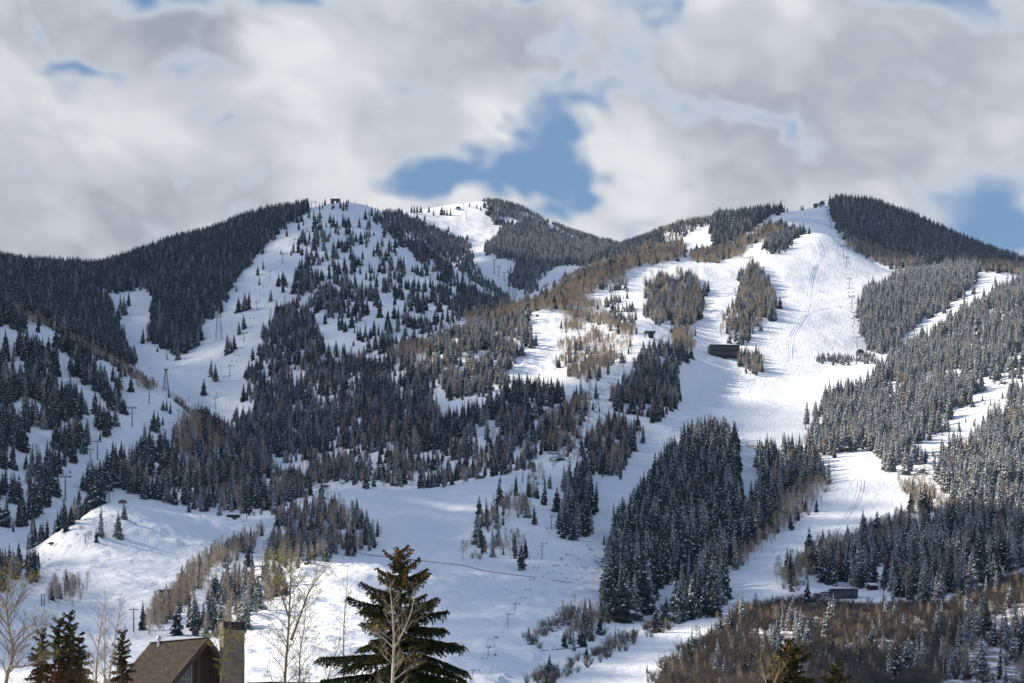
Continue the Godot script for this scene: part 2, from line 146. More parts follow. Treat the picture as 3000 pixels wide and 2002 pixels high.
const SHADE := [[-600,480,770,430,800,455,890,495,1000,585,1165,690,1150,715,1050,745,960,795,890,825,880,855,1000,905,1060,950,1140,925,1240,915,1330,925,1400,890,1465,840,1528,855,1520,960,1545,1045,1690,1090,1735,1115,1880,1110,1895,1180,1990,1190,2060,1170,2200,1190,2350,1215,2600,1230,2600,1310,2350,1320,2200,1390,2000,1410,1780,1385,1650,1388,1545,1418,1462,1448,1370,1488,1250,1520,1150,1580,1080,1590,1060,1500,1000,1400,950,1330,900,1295,720,1280,640,1270,610,1215,560,1270,480,1325,400,1410,320,1470,150,1500,-600,1520],
	[1080,585,1130,590,1190,610,1260,610,1340,605,1300,650,1215,690,1165,690],  # outline of an unseen cloud added to darken the far valley
	[2000,1510,2150,1490,2350,1430,2600,1400,2600,1700,1950,1700],
	[1740,470,1920,455,2100,500,2350,590,2350,615,2200,600,2050,590,1940,545,1860,532],  # summit cloud, with an added stretch that darkens the right hill
	[30,1330,130,1215,215,1160,290,1155,400,1170,540,1190,610,1205,560,1275,480,1330,400,1415,320,1475,150,1505,0,1480],
	[1905,1120,2060,1140,2080,1190,1960,1240,1870,1275,1790,1350,1660,1395,1670,1330,1760,1260,1890,1165]]
# bare ground: 1 dirt showing through, 2 leaf litter and scrub floor, 3 tan earth, 4 rocky
const SOIL := [[1,[1240,1330,1300,1270,1400,1230,1390,1330]],
	[1,[60,1300,130,1222,215,1165,290,1160,320,1200,200,1260,90,1340]],
	[2,[1470,1640,1530,1525,1600,1470,1650,1440,1700,1400,1760,1385,1850,1372,2000,1395,2200,1370,2350,1310,2600,1290,2600,1720,1400,1720]],
	[3,[1710,1018,1740,1022,1738,1034,1722,1030]],
	[4,[2100,1050,2200,1010,2300,960,2350,960,2350,1100,2250,1150,2180,1120,2120,1090]],
	[4,[1290,1060,1330,1010,1345,1000,1340,1030,1310,1062]],
	[4,[660,1120,740,1090,800,1100,780,1120,700,1145]],
	[2,[1230,950,1330,910,1368,890,1345,960,1325,1010,1300,1050,1270,1070]],
	[1,[1360,900,1420,860,1440,880,1400,940,1350,1000]]]
# bumpy snow: height of the bumps in cm, outline
const MOGULS := [[70,[370,1180,540,1197,600,1210,560,1270,500,1310,430,1320,380,1280]],
	[35,[120,1240,215,1170,370,1180,430,1320,380,1400,200,1400,90,1380]],
	[40,[440,720,560,640,640,660,620,760,590,860,560,960,440,900,380,830]],
	[55,[570,1330,700,1295,1000,1300,1380,1345,1380,1450,1250,1500,1100,1600,560,1600]],
	[60,[950,500,1110,480,1130,540,1080,580,1000,545]],
	[55,[1570,560,1640,510,1640,560,1600,585]],
	[35,[1610,600,1720,590,1720,660,1660,720,1610,760]],
	[60,[1210,720,1300,720,1280,800,1270,850,1190,850,1220,800]],
	[40,[1350,1000,1480,790,1500,800,1400,940,1360,1020]]]
# two ruts each: 0 upper run, 1 lower run
const TRACKS := [[0,[1857.2,533,1867.9,549,1878.6,565.8,1881.9,582.5,1880.6,595.9,1869.6,609.3,1861.2,629.4,1856.2,659.5,1852.8,693,1846.1,716.4,1831.1,743.2,1814.3,766.6,1807,786.7,1803.6,810.1,1812.6,823.5]],
	[0,[1864.5,533,1877.3,550.7,1887.3,569.1,1889.6,589.2,1877.9,604.3,1867.9,622.7,1861.9,652.8,1858.5,689.6,1851.8,718.1,1836.4,743.2,1821,766.6,1817,790.1,1813.7,813.5,1816,826.9]],
	[0,[1888,570.8,1901.4,582.5,1911.4,590.9,1922.1,596.6]],
	[0,[1846.1,726.5,1867.9,714.7,1901.4,706.4,1938.2,703]],
	[0,[1643.6,882.7,1673.7,880.4,1707.2,875.4,1734,869.7]],
	[1,[1972.3,1101.3,1970,1124.8,1964.3,1144.8,1951.6,1171.6,1938.2,1191.7,1918.1,1218.5]],
	[1,[1979,1101.3,1976.7,1124.8,1970,1146.5,1956.6,1171.6]],
	[0,[1693.1,970.8,1689.1,987.5,1694.5,997.5,1705.5,1014.3]],
	[0,[1698.8,974.1,1695.5,989.2,1701.2,1000.9,1708.9,1014.3]],
	[1,[82.7,1400.7,150.4,1398.2,213.1,1388.1,275.8,1373.1,338.5,1345.5,401.2,1315.4,451.3,1287.8]],
	[1,[225.7,1383.1,275.8,1365.6,351,1335.5,426.3,1300.4,463.9,1282.8]]]
const ROADS := [[828.2,1271.5,853.3,1275.8,900.9,1279.8,948.6,1285.8,1011.3,1292.8,1063.9,1298.4,1114.1,1311.7,1175,1319.7,1225.1,1325.9,1300.4,1337.2,1385.6,1346],
	[1175,1501.5,1265.3,1492.7,1350.5,1485.4],
	[1058.9,1509,1175,1501.5]]
const ORDINAL := ["topmost","second","third","fourth","fifth","sixth","seventh","eighth","ninth","tenth","eleventh","twelfth","thirteenth","fourteenth","fifteenth","sixteenth"]
# lifts: key, place, group, towers (bearing, height, tower height), wide arms, rope, chair spacing in metres
const LIFTS := [["a","up the wide white run","towers up the wide white run",[[1893.0,474.7,14.4],[1898.7,492.8,17.4],[1905.0,509.5,17.4],[1908.7,524.3,17.1],[1929.8,544.7,19.1],[1936.5,588.2,25.8],[1942.9,615.0,23.1],[1949.9,663.5,23.4],[1955.6,710.4,29.1],[1960.6,745.5,27.5],[1967.6,800.8,25.8]],1,1,26.0],
	["b","down the middle lift line","towers of the middle lift line",[[1448.5,815.8,19.1],[1430.1,845.9,22.4],[1374.2,931.3,25.8],[1335.0,1012.3,28.1],[1308.9,1075.2,22.4],[1265.4,1214.1,27.5],[1243.6,1283.1,29.5],[1181.8,1413.2,26.3],[1120.3,1513.5,27.6],[1085.2,1566.7,26.8]],0,1,46.0],
	["b2","beside the middle lift line","spare towers beside the middle lift line",[[1368.5,936.6,21.1],[1328.0,1022.0,22.8],[1165.5,1438.3,27.6]],0,0,0.0],
	["c","down the open bowl on the left","towers of the bowl lift",[[727.1,512.9,14.1],[702.0,538.0,14.1],[675.2,566.4,17.4],[648.8,605.9,21.8],[619.3,640.1,17.4],[589.2,715.4,20.8],[559.0,787.4,22.4],[527.2,864.4,24.1],[493.8,939.3,25.4],[445.2,942.3,15.1],[409.1,964.7,22.4],[374.3,1008.3,22.4],[327.4,1070.2,32.5],[285.2,1102.0,24.1],[250.1,1153.2,35.1]],1,1,38.0],
	["d","on the left hillside run","towers on the left hillside run",[[342.1,927.9,35.8],[303.0,979.8,43.2],[223.3,1055.1,40.8],[206.9,1070.2,37.5],[149.6,1150.5,55.9]],1,1,0.0],
	["e","on the far summit","towers on the far summit",[[1062.8,482.1,15.1],[1070.2,506.2,19.1],[1083.9,556.4,12.4]],1,1,0.0],
	["f","in the valley below the far summit","towers in the far valley",[[1134.1,630.0,32.5],[1144.8,635.1,22.4],[1157.2,645.1,19.1],[1169.9,670.2,20.8],[1182.3,687.0,19.1]],1,1,40.0],
	["g","on the crest left of the left summit","towers on the left summit crest",[[706.3,481.1,14.1],[714.7,480.4,16.7],[724.8,478.7,15.1]],1,1,0.0],
	["h","near the small lift hut at lower left","towers near the lower-left lift hut",[[363.6,1384.4,17.6],[306.4,1450.1,50.6]],0,1,0.0],
	["i","beside the big dark stand","towers beside the big dark stand",[[1679.7,1004.9,20.8]],0,0,0.0]]
const LATTICES := [[502.1,784,89.4,15.1,0,"tall dark lattice tower standing in the snowy bowl"],
	[380.6,897.9,49.2,12.7,1,"lattice tower with rusty red base on the hill crest"],
	[75.3,1228.5,46.9,10.7,0,"dark lattice tower among firs in the left gully"]]
const POLES := [[1857.8,472,25.1,1,"slim radio mast on the right summit"],
	[640.1,539,18.4,0,"upper thin pole beside the left ridge forest"],
	[609.3,578.2,25.8,0,"middle thin pole beside the left ridge forest"],
	[565.1,621.3,15.4,0,"lowest thin pole beside the left ridge forest"],
	[1898.7,1098,30.1,0,"lone dark pole at the corner of the dark stand"],
	[195.6,1247.7,22.6,0,"short post on the mogul knoll"],
	[95.3,1390.6,27.6,0,"left of two thin poles at the knoll foot"],
	[101.5,1390.6,27.6,0,"right of two thin poles at the knoll foot"],
	[1670.2,1389.4,22.6,0,"thin post at the foot of the lower-right run"],
	[565.7,1192.4,16.7,0,"short pole beside the parked snow machine shed"],
	[1136.6,1514.8,15,0,"small signpost low on the white slope"],
	[1782.6,1385.6,17.6,0,"thin pole above the brown scrub"]]
const HUTS := [[1661,819.5,68.6,24.1,12,"lodge","flat","dark_wood",4,900,"long dark wooden lodge with flat snowy roof beside the white run","lodge"],
	[1974,814.8,17.4,12.1,7,"lift_terminal","barrel","hood",-8,900,"rounded black-hooded lift terminal at the foot of the upper lift","lift terminal"],
	[1885.3,467.4,12.1,12.7,8,"lift_terminal","barrel","hood",10,900,"dark rounded lift terminal on the right summit","lift terminal"],
	[1872.2,470.7,8,8,5,"hut","flat","dark_wood",10,900,"small dark hut beside the summit terminal","hut"],
	[772.6,463.3,15.4,9.4,8,"lift_station","frame","dark_wood",0,900,"dark open lift station on the left summit","lift station"],
	[762.6,465.3,8.7,11.4,5,"lift_station","frame","hood",0,900,"small dark machinery frame left of the summit station","lift station"],
	[1051.1,481.4,11.4,6.7,7,"lift_terminal","barrel","hood",15,1200,"dark low terminal on the far summit","lift terminal"],
	[1490.6,775.3,26.1,14.7,9,"lift_station","frame","dark_wood",5,900,"dark steel mid-mountain lift station above the fir clump","lift station"],
	[1232.9,728.5,5.4,4.7,1,"hut","flat","dark_wood",0,900,"tiny dark hut at the top of the white glade","hut"],
	[383.1,1374.6,23.8,17.1,5,"lift_station","flat","dark_wood",-15,350,"dark lift hut half hidden by the bare aspen file","lift station"],
	[1935.5,1372.1,60.2,16.5,9,"maintenance_building","flat","slate_blue",-6,400,"long low slate-blue building among the lower-right trees","building"],
	[1892.9,1372.1,16.5,10,5,"white_shed","flat","pale_wall",-4,400,"small white shed left of the slate-blue building","shed"],
	[1876.6,1371.6,15,8.5,5,"shed","gable","slate_blue",-4,400,"low snow-roofed shed at the left end of the lower-right huts","shed"],
	[2002,1353.5,17.6,9,5,"cabin","gable","dark_wood",10,400,"little snow-roofed cabin right of the slate-blue building","cabin"],
	[535.6,1193,26.1,8.7,4,"snowcat_shed","flat","dark_wood",-6,350,"low dark shed on the terrace above the mogul knoll","shed"]]
const ROCKS := [[280.5,1154.2,15.1,13.4,1,"red rock outcrop with snow cap at the left corner of the knoll"],
	[698,1136.5,15.1,16.7,0,"dark hollow rock face under the middle wood"],
	[746.5,1118.1,10,10,0,"dark rocks right of the hollow rock face"],
	[1101.3,1098,18.4,10,0,"long dark ledge along the top of the white slope"],
	[1218.5,1067.8,10,11.7,0,"dark ledge below the lift line"],
	[1285.4,1055.1,15.1,4.7,0,"thin rock ledge crossing the lift line"],
	[1359.1,997.5,10,6.7,0,"rocks left of the trees on the lift line"],
	[2115.6,1086.3,12.6,16.7,0,"dark rocks at the edge of the right snow bank"],
	[2153.1,1103,9.2,20.1,1,"reddish rocks on the right snow bank"],
	[2164.1,1124.8,7.5,15.1,1,"lower reddish rocks on the right snow bank"],
	[2236.1,1161.6,13.4,23.4,0,"dark rock face beside the road on the right"],
	[2326.5,1185,20.1,11.7,0,"dark ledge at the right edge"],
	[2303.1,880.4,10,10,0,"rocks in the thin snowy gap of the right forest"],
	[1137.9,1463.4,5.6,5.5,0,"dark bare stone near a lift tower on the lower white slope"],
	[1101.5,1539.8,10.7,8,0,"largest dark stone at the foot of the white slope"],
	[1134.1,1516,4.3,4.5,0,"small stone under the signpost"],
	[119.1,1247.7,13.8,5.5,0,"thin rock ledge on the left edge of the knoll"],
	[199.3,1199.6,3.8,3.5,0,"small dark stone on the knoll crest"],
	[746.5,736.5,2,4,0,"tiny dark rock on the open summit slope"]]

func _ready():
	rng.seed = 20190417
	view_and_light()
	make_materials()
	build_terrain()
	lay_tracks()
	build_clouds()
	plant_forests()
	build_lifts()
	build_buildings()
	build_foreground()

# ---------------------------------------------------------------- view, sky, sun
func view_and_light():
	var cam := Camera3D.new()
	cam.name = "camera"
	add_child(cam)
	cam.set_frustum(2.0 * 784.0 / F, Vector2(0, (HZ - 784.0) / F), 1.0, 30000.0)
	cam.current = true
	var sun := DirectionalLight3D.new()
	sun.name = "sun"
	add_child(sun)
	sun.look_at_from_position(SUN * 100.0, Vector3.ZERO)
	sun.light_color = Color(1.0, 0.955, 0.88)
	sun.light_energy = 1.6
	sun.light_angular_distance = 1.0
	sun.shadow_enabled = true
	var env := Environment.new()
	env.background_mode = Environment.BG_SKY
	env.tonemap_mode = Environment.TONE_MAPPER_LINEAR
	env.tonemap_exposure = 1.5
	env.fog_enabled = true
	env.fog_density = 0.00003
	env.fog_light_color = Color(0.72, 0.83, 1.0)
	env.sdfgi_enabled = true
	env.ssao_enabled = true
	env.ssil_enabled = true
	var sky := Sky.new()
	var pm := PanoramaSkyMaterial.new()
	pm.panorama = ImageTexture.create_from_image(sky_image())
	pm.energy_multiplier = 0.62
	sky.sky_material = pm
	env.sky = sky
	var we := WorldEnvironment.new()
	we.name = "world_environment"
	we.environment = env
	add_child(we)

var sky_n1 := FastNoiseLite.new()
var sky_n2 := FastNoiseLite.new()
# openings in the cloud (negative) and thick places (positive): bearing, height, half widths, weight
const SKY_GAPS := [[1285,320,80,62,-1.15],[1345,250,62,42,-0.85],[1200,205,45,28,-0.45],[1225,425,150,42,-1.7],[960,405,75,38,-1.15],[1085,350,70,30,-0.6],[1060,425,95,36,-1.1],[1320,440,60,46,-0.5],[140,183,95,12,-0.85],[15,95,45,28,-0.35],[1240,4,60,16,-1.1],[1525,8,85,24,-1.25],[1760,90,32,50,-0.65],[2310,535,90,48,-1.35],[2250,490,40,30,-0.45],[1475,520,75,22,-1.1],[790,135,50,20,-0.5],
	[1120,290,60,60,0.4],[1480,340,80,120,0.7],[1330,505,90,28,0.9],[1440,450,70,40,0.5],[560,300,480,180,0.8],[1930,260,420,180,0.85],[700,80,600,90,0.7],[1900,60,400,90,0.7],[300,560,500,90,0.9],[200,60,240,70,0.9],[330,90,120,60,0.3],[60,30,120,50,0.5],[80,110,90,40,0.6],[510,280,60,40,0.5],[160,160,60,20,0.3],[700,20,200,40,0.5],[1000,100,200,60,0.3],[2000,500,180,40,0.5],[1108,455,25,24,0.7],[760,390,130,50,0.6],[2000,420,300,80,0.5]]
const SKY_TONE := [[330,330,170,60,0.38],[140,250,160,60,0.22],[545,375,90,40,0.4],[720,225,110,40,0.25],[40,560,120,140,0.3],[640,45,60,40,0.25],[1500,380,90,110,0.4],[1330,490,110,40,0.45],[1640,90,120,60,0.3],[2150,420,180,60,0.3],[2300,40,80,50,0.3],[1130,300,60,60,0.2],[640,560,120,60,0.25],[1960,120,130,60,0.15],
	[420,55,170,60,-0.75],[1110,70,120,80,-0.6],[1160,150,90,60,-0.3],[700,330,160,60,-0.4],[520,430,160,40,-0.3],[1830,230,200,60,-0.3],[2230,190,170,90,-0.35],[1700,330,160,60,-0.25],[1980,380,180,40,-0.35],[150,600,200,30,-0.2],[300,480,150,30,-0.2],[850,430,100,30,-0.2]]

func sky_oct(p: Vector3, first: int) -> float:
	var f: float = [2.4, 5.5, 12.0, 26.0, 58.0][first]
	var a := 1.0
	var t := 0.0
	for k in range(first, 5):
		t += a * sky_n1.get_noise_3dv(p * f + Vector3(k * 3.7, k, 5 - k))
		f *= 2.25
		a *= 0.60
	return t

func sky_color(d: Vector3) -> Color:
	var w := Vector3(sky_n2.get_noise_3dv(d), sky_n2.get_noise_3dv(d + Vector3(7, 1, 3)), sky_n2.get_noise_3dv(d + Vector3(2, 9, 5)))
	# cloud streets run down to the right
	var street := Vector3(0.88, -0.47, 0.0)
	var p := Vector3(d.x, d.y * 1.35, d.z) + w * 0.035
	p -= street * p.dot(street) * 0.35
	var big := sky_oct(p, 0)
	var mid := sky_oct(p + Vector3(1.3, 0.2, 0.4), 1)
	var high := sky_oct(p + Vector3(5.1, 2.2, 0.7), 2)
	var dens := -0.48 + big * 0.5 + mid * 0.65 + high * 0.85
	var tone := sky_oct(p * 0.9 + Vector3(4, 4, 4), 0) * 0.5 + mid * 0.2
	if d.z < -0.2:
		var u := CU - d.x / d.z * F + w.x * 150.0 + mid * 45.0 + high * 50.0
		var v := HZ + d.y / d.z * F + w.y * 100.0 + mid * 30.0 + sky_oct(p + Vector3(1.1, 8.2, 3.7), 2) * 36.0
		if u > -600.0 and u < 2950.0 and v > -500.0:
			var mid_frame := maxf(absf(u - CU) / 1500.0, absf(v - 300.0) / 600.0)
			dens += 0.74 * smoothstep(1.35, 0.85, mid_frame)
			for g in SKY_GAPS:
				var a: float = (u - g[0]) / g[2]
				var b: float = (v - g[1]) / g[3]
				var q := a * a + b * b
				if q < 9.0:
					dens += g[4] * exp(-0.5 * q)
			for g in SKY_TONE:
				var a2: float = (u - g[0]) / g[2]
				var b2: float = (v - g[1]) / g[3]
				var q2 := a2 * a2 + b2 * b2
				if q2 < 9.0:
					tone += g[4] * exp(-0.5 * q2)
	var up := clampf(d.y, 0.0, 1.0)
	var blue := Color(0.235, 0.40, 0.62).lerp(Color(0.08, 0.19, 0.50), clampf(up * 1.6 - 0.3, 0.0, 1.0))
	var cover := smoothstep(-0.95, 0.68, dens)
	var t := clampf(0.57 + 0.36 * tanh(tone * 1.7 + 0.2) + mid * 0.20 + high * 0.30, 0.0, 1.1)
	var grey := Color(0.39, 0.42, 0.49).lerp(Color(0.85, 0.86, 0.875), t)
	var thin := Color(0.72, 0.75, 0.79)
	grey = thin.lerp(grey, smoothstep(0.1, 0.7, dens))
	return blue.lerp(grey, cover)

func sky_image() -> Image:
	sky_n1.noise_type = FastNoiseLite.TYPE_SIMPLEX_SMOOTH
	sky_n1.fractal_type = FastNoiseLite.FRACTAL_NONE
	sky_n1.seed = 11
	sky_n1.frequency = 1.0
	sky_n2.noise_type = FastNoiseLite.TYPE_SIMPLEX_SMOOTH
	sky_n2.fractal_type = FastNoiseLite.FRACTAL_FBM
	sky_n2.seed = 5
	sky_n2.frequency = 4.0
	sky_n2.fractal_octaves = 5
	sky_n2.fractal_gain = 0.6
	var w := 320
	var h := 160
	var img := Image.create(w, h, false, Image.FORMAT_RGBF)
	for j in h:
		var el := PI * 0.5 - (j + 0.5) / h * PI
		for i in w:
			var az := (i + 0.5) / w * TAU
			if el < -0.03:
				img.set_pixel(i, j, Color(0.30, 0.32, 0.35))
			else:
				img.set_pixel(i, j, sky_color(Vector3(sin(az) * cos(el), sin(el), -cos(az) * cos(el))))
	img.resize(4096, 2048, Image.INTERPOLATE_CUBIC)
	w = 4096
	h = 2048
	var j0 := int((0.5 - deg_to_rad(28.5) / PI) * h)
	var j1 := int((0.5 - deg_to_rad(12.0) / PI) * h)
	var half := int(deg_to_rad(24.0) / TAU * w)
	for j in range(j0, j1):
		var el2 := PI * 0.5 - (j + 0.5) / h * PI
		for k in range(-half, half):
			var az2 := (k + 0.5) / w * TAU
			img.set_pixel((k + w) % w, j, sky_color(Vector3(sin(az2) * cos(el2), sin(el2), -cos(az2) * cos(el2))))
	return img

# ---------------------------------------------------------------- helpers
func numbered(called: String) -> String:
	var k: int = used.get(called, -1) + 1
	used[called] = k
	return called if k == 0 else "%s_%03d" % [called, k]

func tag(o: Node, label := "", category := "", group := "", kind := ""):
	if label != "":
		o.set_meta("label", label)
	if category != "":
		o.set_meta("category", category)
	if group != "":
		o.set_meta("group", group)
	if kind != "":
		o.set_meta("kind", kind)
	return o

func base(called: String, at: Vector3, turn := 0.0) -> Node3D:
	var o := Node3D.new()
	o.name = numbered(called)
	add_child(o)
	o.position = at
	o.rotation.y = turn
	return o

func part(called: String, mesh: Mesh, mat: Material, parent: Node) -> MeshInstance3D:
	var o := MeshInstance3D.new()
	o.name = called if parent != self else numbered(called)
	o.mesh = mesh
	if mat:
		o.material_override = mat
	parent.add_child(o, true)
	return o

func mat(c: Color, rough := 0.9, metal := 0.0, spec := 0.3) -> StandardMaterial3D:
	# c: real-world (linear) base colour
	var m := StandardMaterial3D.new()
	m.albedo_color = c.linear_to_srgb()
	m.roughness = rough
	m.metallic = metal
	m.metallic_specular = spec
	return m

func new_st() -> SurfaceTool:
	var st := SurfaceTool.new()
	st.begin(Mesh.PRIMITIVE_TRIANGLES)
	st.set_smooth_group(-1)
	return st

func tri(st: SurfaceTool, a: Vector3, b: Vector3, c: Vector3):
	st.add_vertex(a)
	st.add_vertex(b)
	st.add_vertex(c)

func quad(st: SurfaceTool, a: Vector3, b: Vector3, c: Vector3, d: Vector3):
	tri(st, a, b, c)
	tri(st, a, c, d)

func done(st: SurfaceTool) -> ArrayMesh:
	st.generate_normals()
	return st.commit()

# a box with centre c, size s, turned by basis b, edges chamfered by ch
func box(st: SurfaceTool, c: Vector3, s: Vector3, b := Basis.IDENTITY, ch := 0.0):
	var h := s * 0.5
	var k := minf(ch, minf(h.x, minf(h.y, h.z)) * 0.9)
	if k <= 0.0:
		var v: Array[Vector3] = []
		for i in 8:
			v.append(c + b * Vector3(h.x if i & 1 else -h.x, h.y if i & 2 else -h.y, h.z if i & 4 else -h.z))
		for f in [[4, 6, 7, 5], [1, 3, 2, 0], [5, 7, 3, 1], [0, 2, 6, 4], [6, 2, 3, 7], [0, 4, 5, 1]]:
			quad(st, v[f[0]], v[f[1]], v[f[2]], v[f[3]])
		return
	for ax in 3:
		for sg in [-1.0, 1.0]:
			var n := Vector3.ZERO
			n[ax] = sg
			var p := Vector3.ZERO
			var q := Vector3.ZERO
			var a1 := (ax + 1) % 3
			var a2 := (ax + 2) % 3
			p[a1] = h[a1] - k
			q[a2] = h[a2] - k
			var o := n * h[ax]
			var r: Array[Vector3] = [o - p - q, o + p - q, o + p + q, o - p + q]
			if sg > 0.0:
				r.reverse()
			quad(st, c + b * r[0], c + b * r[1], c + b * r[2], c + b * r[3])
			# chamfer strip towards +a1 and -a1
			for s1 in [-1.0, 1.0]:
				var e := Vector3.ZERO
				e[a1] = s1 * (h[a1] - k)
				var g := Vector3.ZERO
				g[a1] = s1 * h[a1]
				g[ax] = sg * (h[ax] - k)
				var w0 := c + b * (o + e - q)
				var w1 := c + b * (o + e + q)
				var w2 := c + b * (g + q)
				var w3 := c + b * (g - q)
				if s1 * sg > 0.0:
					quad(st, w0, w3, w2, w1)
				else:
					quad(st, w0, w1, w2, w3)
	for i in 8:
		var sg3 := Vector3(1.0 if i & 1 else -1.0, 1.0 if i & 2 else -1.0, 1.0 if i & 4 else -1.0)
		var x := c + b * Vector3(sg3.x * h.x, sg3.y * (h.y - k), sg3.z * (h.z - k))
		var y := c + b * Vector3(sg3.x * (h.x - k), sg3.y * h.y, sg3.z * (h.z - k))
		var z := c + b * Vector3(sg3.x * (h.x - k), sg3.y * (h.y - k), sg3.z * h.z)
		if sg3.x * sg3.y * sg3.z > 0.0:
			tri(st, x, z, y)
		else:
			tri(st, x, y, z)

# a tapered tube along a chain of points
func tube(st: SurfaceTool, pts: Array, rads: Array, sides := 6, smooth := true):
	var rings := []
	for i in pts.size():
		var dir: Vector3 = (pts[mini(i + 1, pts.size() - 1)] - pts[maxi(i - 1, 0)])
		dir = dir.normalized() if dir.length() > 1e-6 else Vector3.UP
		var sx := dir.cross(Vector3(0.31, 0.2, 0.93)).normalized()
		var sy := dir.cross(sx).normalized()
		var ring := []
		for k in sides:
			var a := TAU * k / sides
			ring.append(pts[i] + (sx * cos(a) + sy * sin(a)) * rads[i])
		rings.append(ring)
	st.set_smooth_group(0 if smooth else -1)
	for i in pts.size() - 1:
		for k in sides:
			var k2 := (k + 1) % sides
			quad(st, rings[i][k], rings[i][k2], rings[i + 1][k2], rings[i + 1][k])
	st.set_smooth_group(-1)
	for k in range(1, sides - 1):
		tri(st, rings[0][0], rings[0][k + 1], rings[0][k])
		var e: Array = rings[pts.size() - 1]
		tri(st, e[0], e[k], e[k + 1])

func bar(st: SurfaceTool, a: Vector3, b: Vector3, r: float, sides := 6):
	tube(st, [a, b], [r, r], sides)

# ---------------------------------------------------------------- terrain
const C_U0 := -800.0
const C_DU := 16.0
const C_NC := 251
const C_DL := 0.035
const C_NR := 150
var c_l0 := log(25.0)
var ce := PackedFloat32Array()
var relief := FastNoiseLite.new()
var relief2 := FastNoiseLite.new()

const G_U0 := -500.0
const G_DU := 6.0
const G_NC := 560
var g_l := PackedFloat32Array()
var g_y := PackedFloat32Array()
var g_hid := PackedFloat32Array()

func solve_terrain():
	var n := SURVEY.size() / 3
	var px := PackedFloat64Array()
	var py := PackedFloat64Array()
	var pe := PackedFloat64Array()
	for i in n:
		px.append((SURVEY[i * 3] - CU) / F)
		py.append(log(float(SURVEY[i * 3 + 2])) * 0.8)
		pe.append((HZ - SURVEY[i * 3 + 1]) / F)
	var m := n + 3
	var rows: Array[PackedFloat64Array] = []
	for i in m:
		var r := PackedFloat64Array()
		r.resize(m + 1)
		rows.append(r)
	for i in n:
		var r := rows[i]
		var xi := px[i]
		var yi := py[i]
		for j in n:
			var dx := xi - px[j]
			var dy := yi - py[j]
			var q := dx * dx + dy * dy
			r[j] = 0.5 * q * log(q + 1e-12)
		r[i] += 1e-5
		r[n] = 1.0
		r[n + 1] = xi
		r[n + 2] = yi
		r[m] = pe[i]
		rows[i] = r
		rows[n][i] = 1.0
		rows[n + 1][i] = xi
		rows[n + 2][i] = yi
	for k in m:
		var best := k
		for i in range(k + 1, m):
			if absf(rows[i][k]) > absf(rows[best][k]):
				best = i
		if best != k:
			var t := rows[k]
			rows[k] = rows[best]
			rows[best] = t
		var rk := rows[k]
		var inv := 1.0 / rk[k]
		for i in range(k + 1, m):
			var ri := rows[i]
			var f := ri[k] * inv
			if f != 0.0:
				for j in range(k, m + 1):
					ri[j] -= f * rk[j]
				rows[i] = ri
	var w := PackedFloat64Array()
	w.resize(m)
	for k in range(m - 1, -1, -1):
		var rk2 := rows[k]
		var a := rk2[m]
		for j in range(k + 1, m):
			a -= rk2[j] * w[j]
		w[k] = a / rk2[k]
	ce.resize(C_NC * C_NR)
	for r in C_NR:
		var y := (c_l0 + r * C_DL) * 0.8
		var dy2 := PackedFloat64Array()
		for i in n:
			dy2.append((y - py[i]) * (y - py[i]) + 1e-12)
		for c in C_NC:
			var x := (C_U0 + c * C_DU - CU) / F
			var a2 := w[n] + w[n + 1] * x + w[n + 2] * y
			for i in n:
				var dx2 := x - px[i]
				var q2 := dx2 * dx2 + dy2[i]
				a2 += w[i] * 0.5 * q2 * log(q2)
			ce[r * C_NC + c] = a2

func cub(a: float, b: float, c: float, d: float, t: float) -> float:
	return b + 0.5 * t * (c - a + t * (2.0 * a - 5.0 * b + 4.0 * c - d + t * (3.0 * (b - c) + d - a)))

func bump(x: float, z: float, dist: float) -> float:
	var k := clampf((dist - 150.0) / 400.0, 0.0, 1.0)
	return k * (relief.get_noise_2d(x, z) * clampf(dist * 0.0028, 1.0, 5.0) + relief2.get_noise_2d(x, z * 0.5) * 0.5)

# height of the ground at x, z
func ground(x: float, z: float) -> float:
	var dist := maxf(-z, 26.0)
	var fc := clampf((x / dist * F + CU - C_U0) / C_DU, 1.0, C_NC - 2.001)
	var fr := clampf((log(dist) - c_l0) / C_DL, 1.0, C_NR - 2.001)
	var c := int(fc)
	var r := int(fr)
	var v := [0.0, 0.0, 0.0, 0.0]
	for k in 4:
		var o := (r - 1 + k) * C_NC + c
		v[k] = cub(ce[o - 1], ce[o], ce[o + 1], ce[o + 2], fc - c)
	return cub(v[0], v[1], v[2], v[3], fr - r) * dist + bump(x, z, dist)

# first ground point on the sight line u, v at or beyond a distance
func sight(u: float, v: float, from := 200.0) -> Vector3:
	var s := (u - CU) / F
	var e := (HZ - v) / F
	var d := from
	while d < 3800.0:
		var nd := d * 1.006
		if ground(s * nd, -nd) / nd >= e:
			var lo := d
			var hi := nd
			for k in 8:
				var mid := (lo + hi) * 0.5
				if ground(s * mid, -mid) / mid >= e:
					hi = mid
				else:
					lo = mid
			return Vector3(s * hi, ground(s * hi, -hi), -hi)
		d = nd
	# above the skyline: the highest-standing ground on that bearing
	var best := Vector3.ZERO
	var be := -9.0
	d = from
	while d < 3600.0:
		var y := ground(s * d, -d)
		if y / d > be:
			be = y / d
			best = Vector3(s * d, y, -d)
		d *= 1.01
	return best

func upx(p: Vector3) -> float:
	return CU + p.x / -p.z * F

func vpx(p: Vector3) -> float:
	return HZ - p.y / -p.z * F

var region := PackedByteArray()
const R_U0 := -500.0
const R_V0 := 400.0
const R_S := 3.0
const R_W := 1120
const R_H := 460

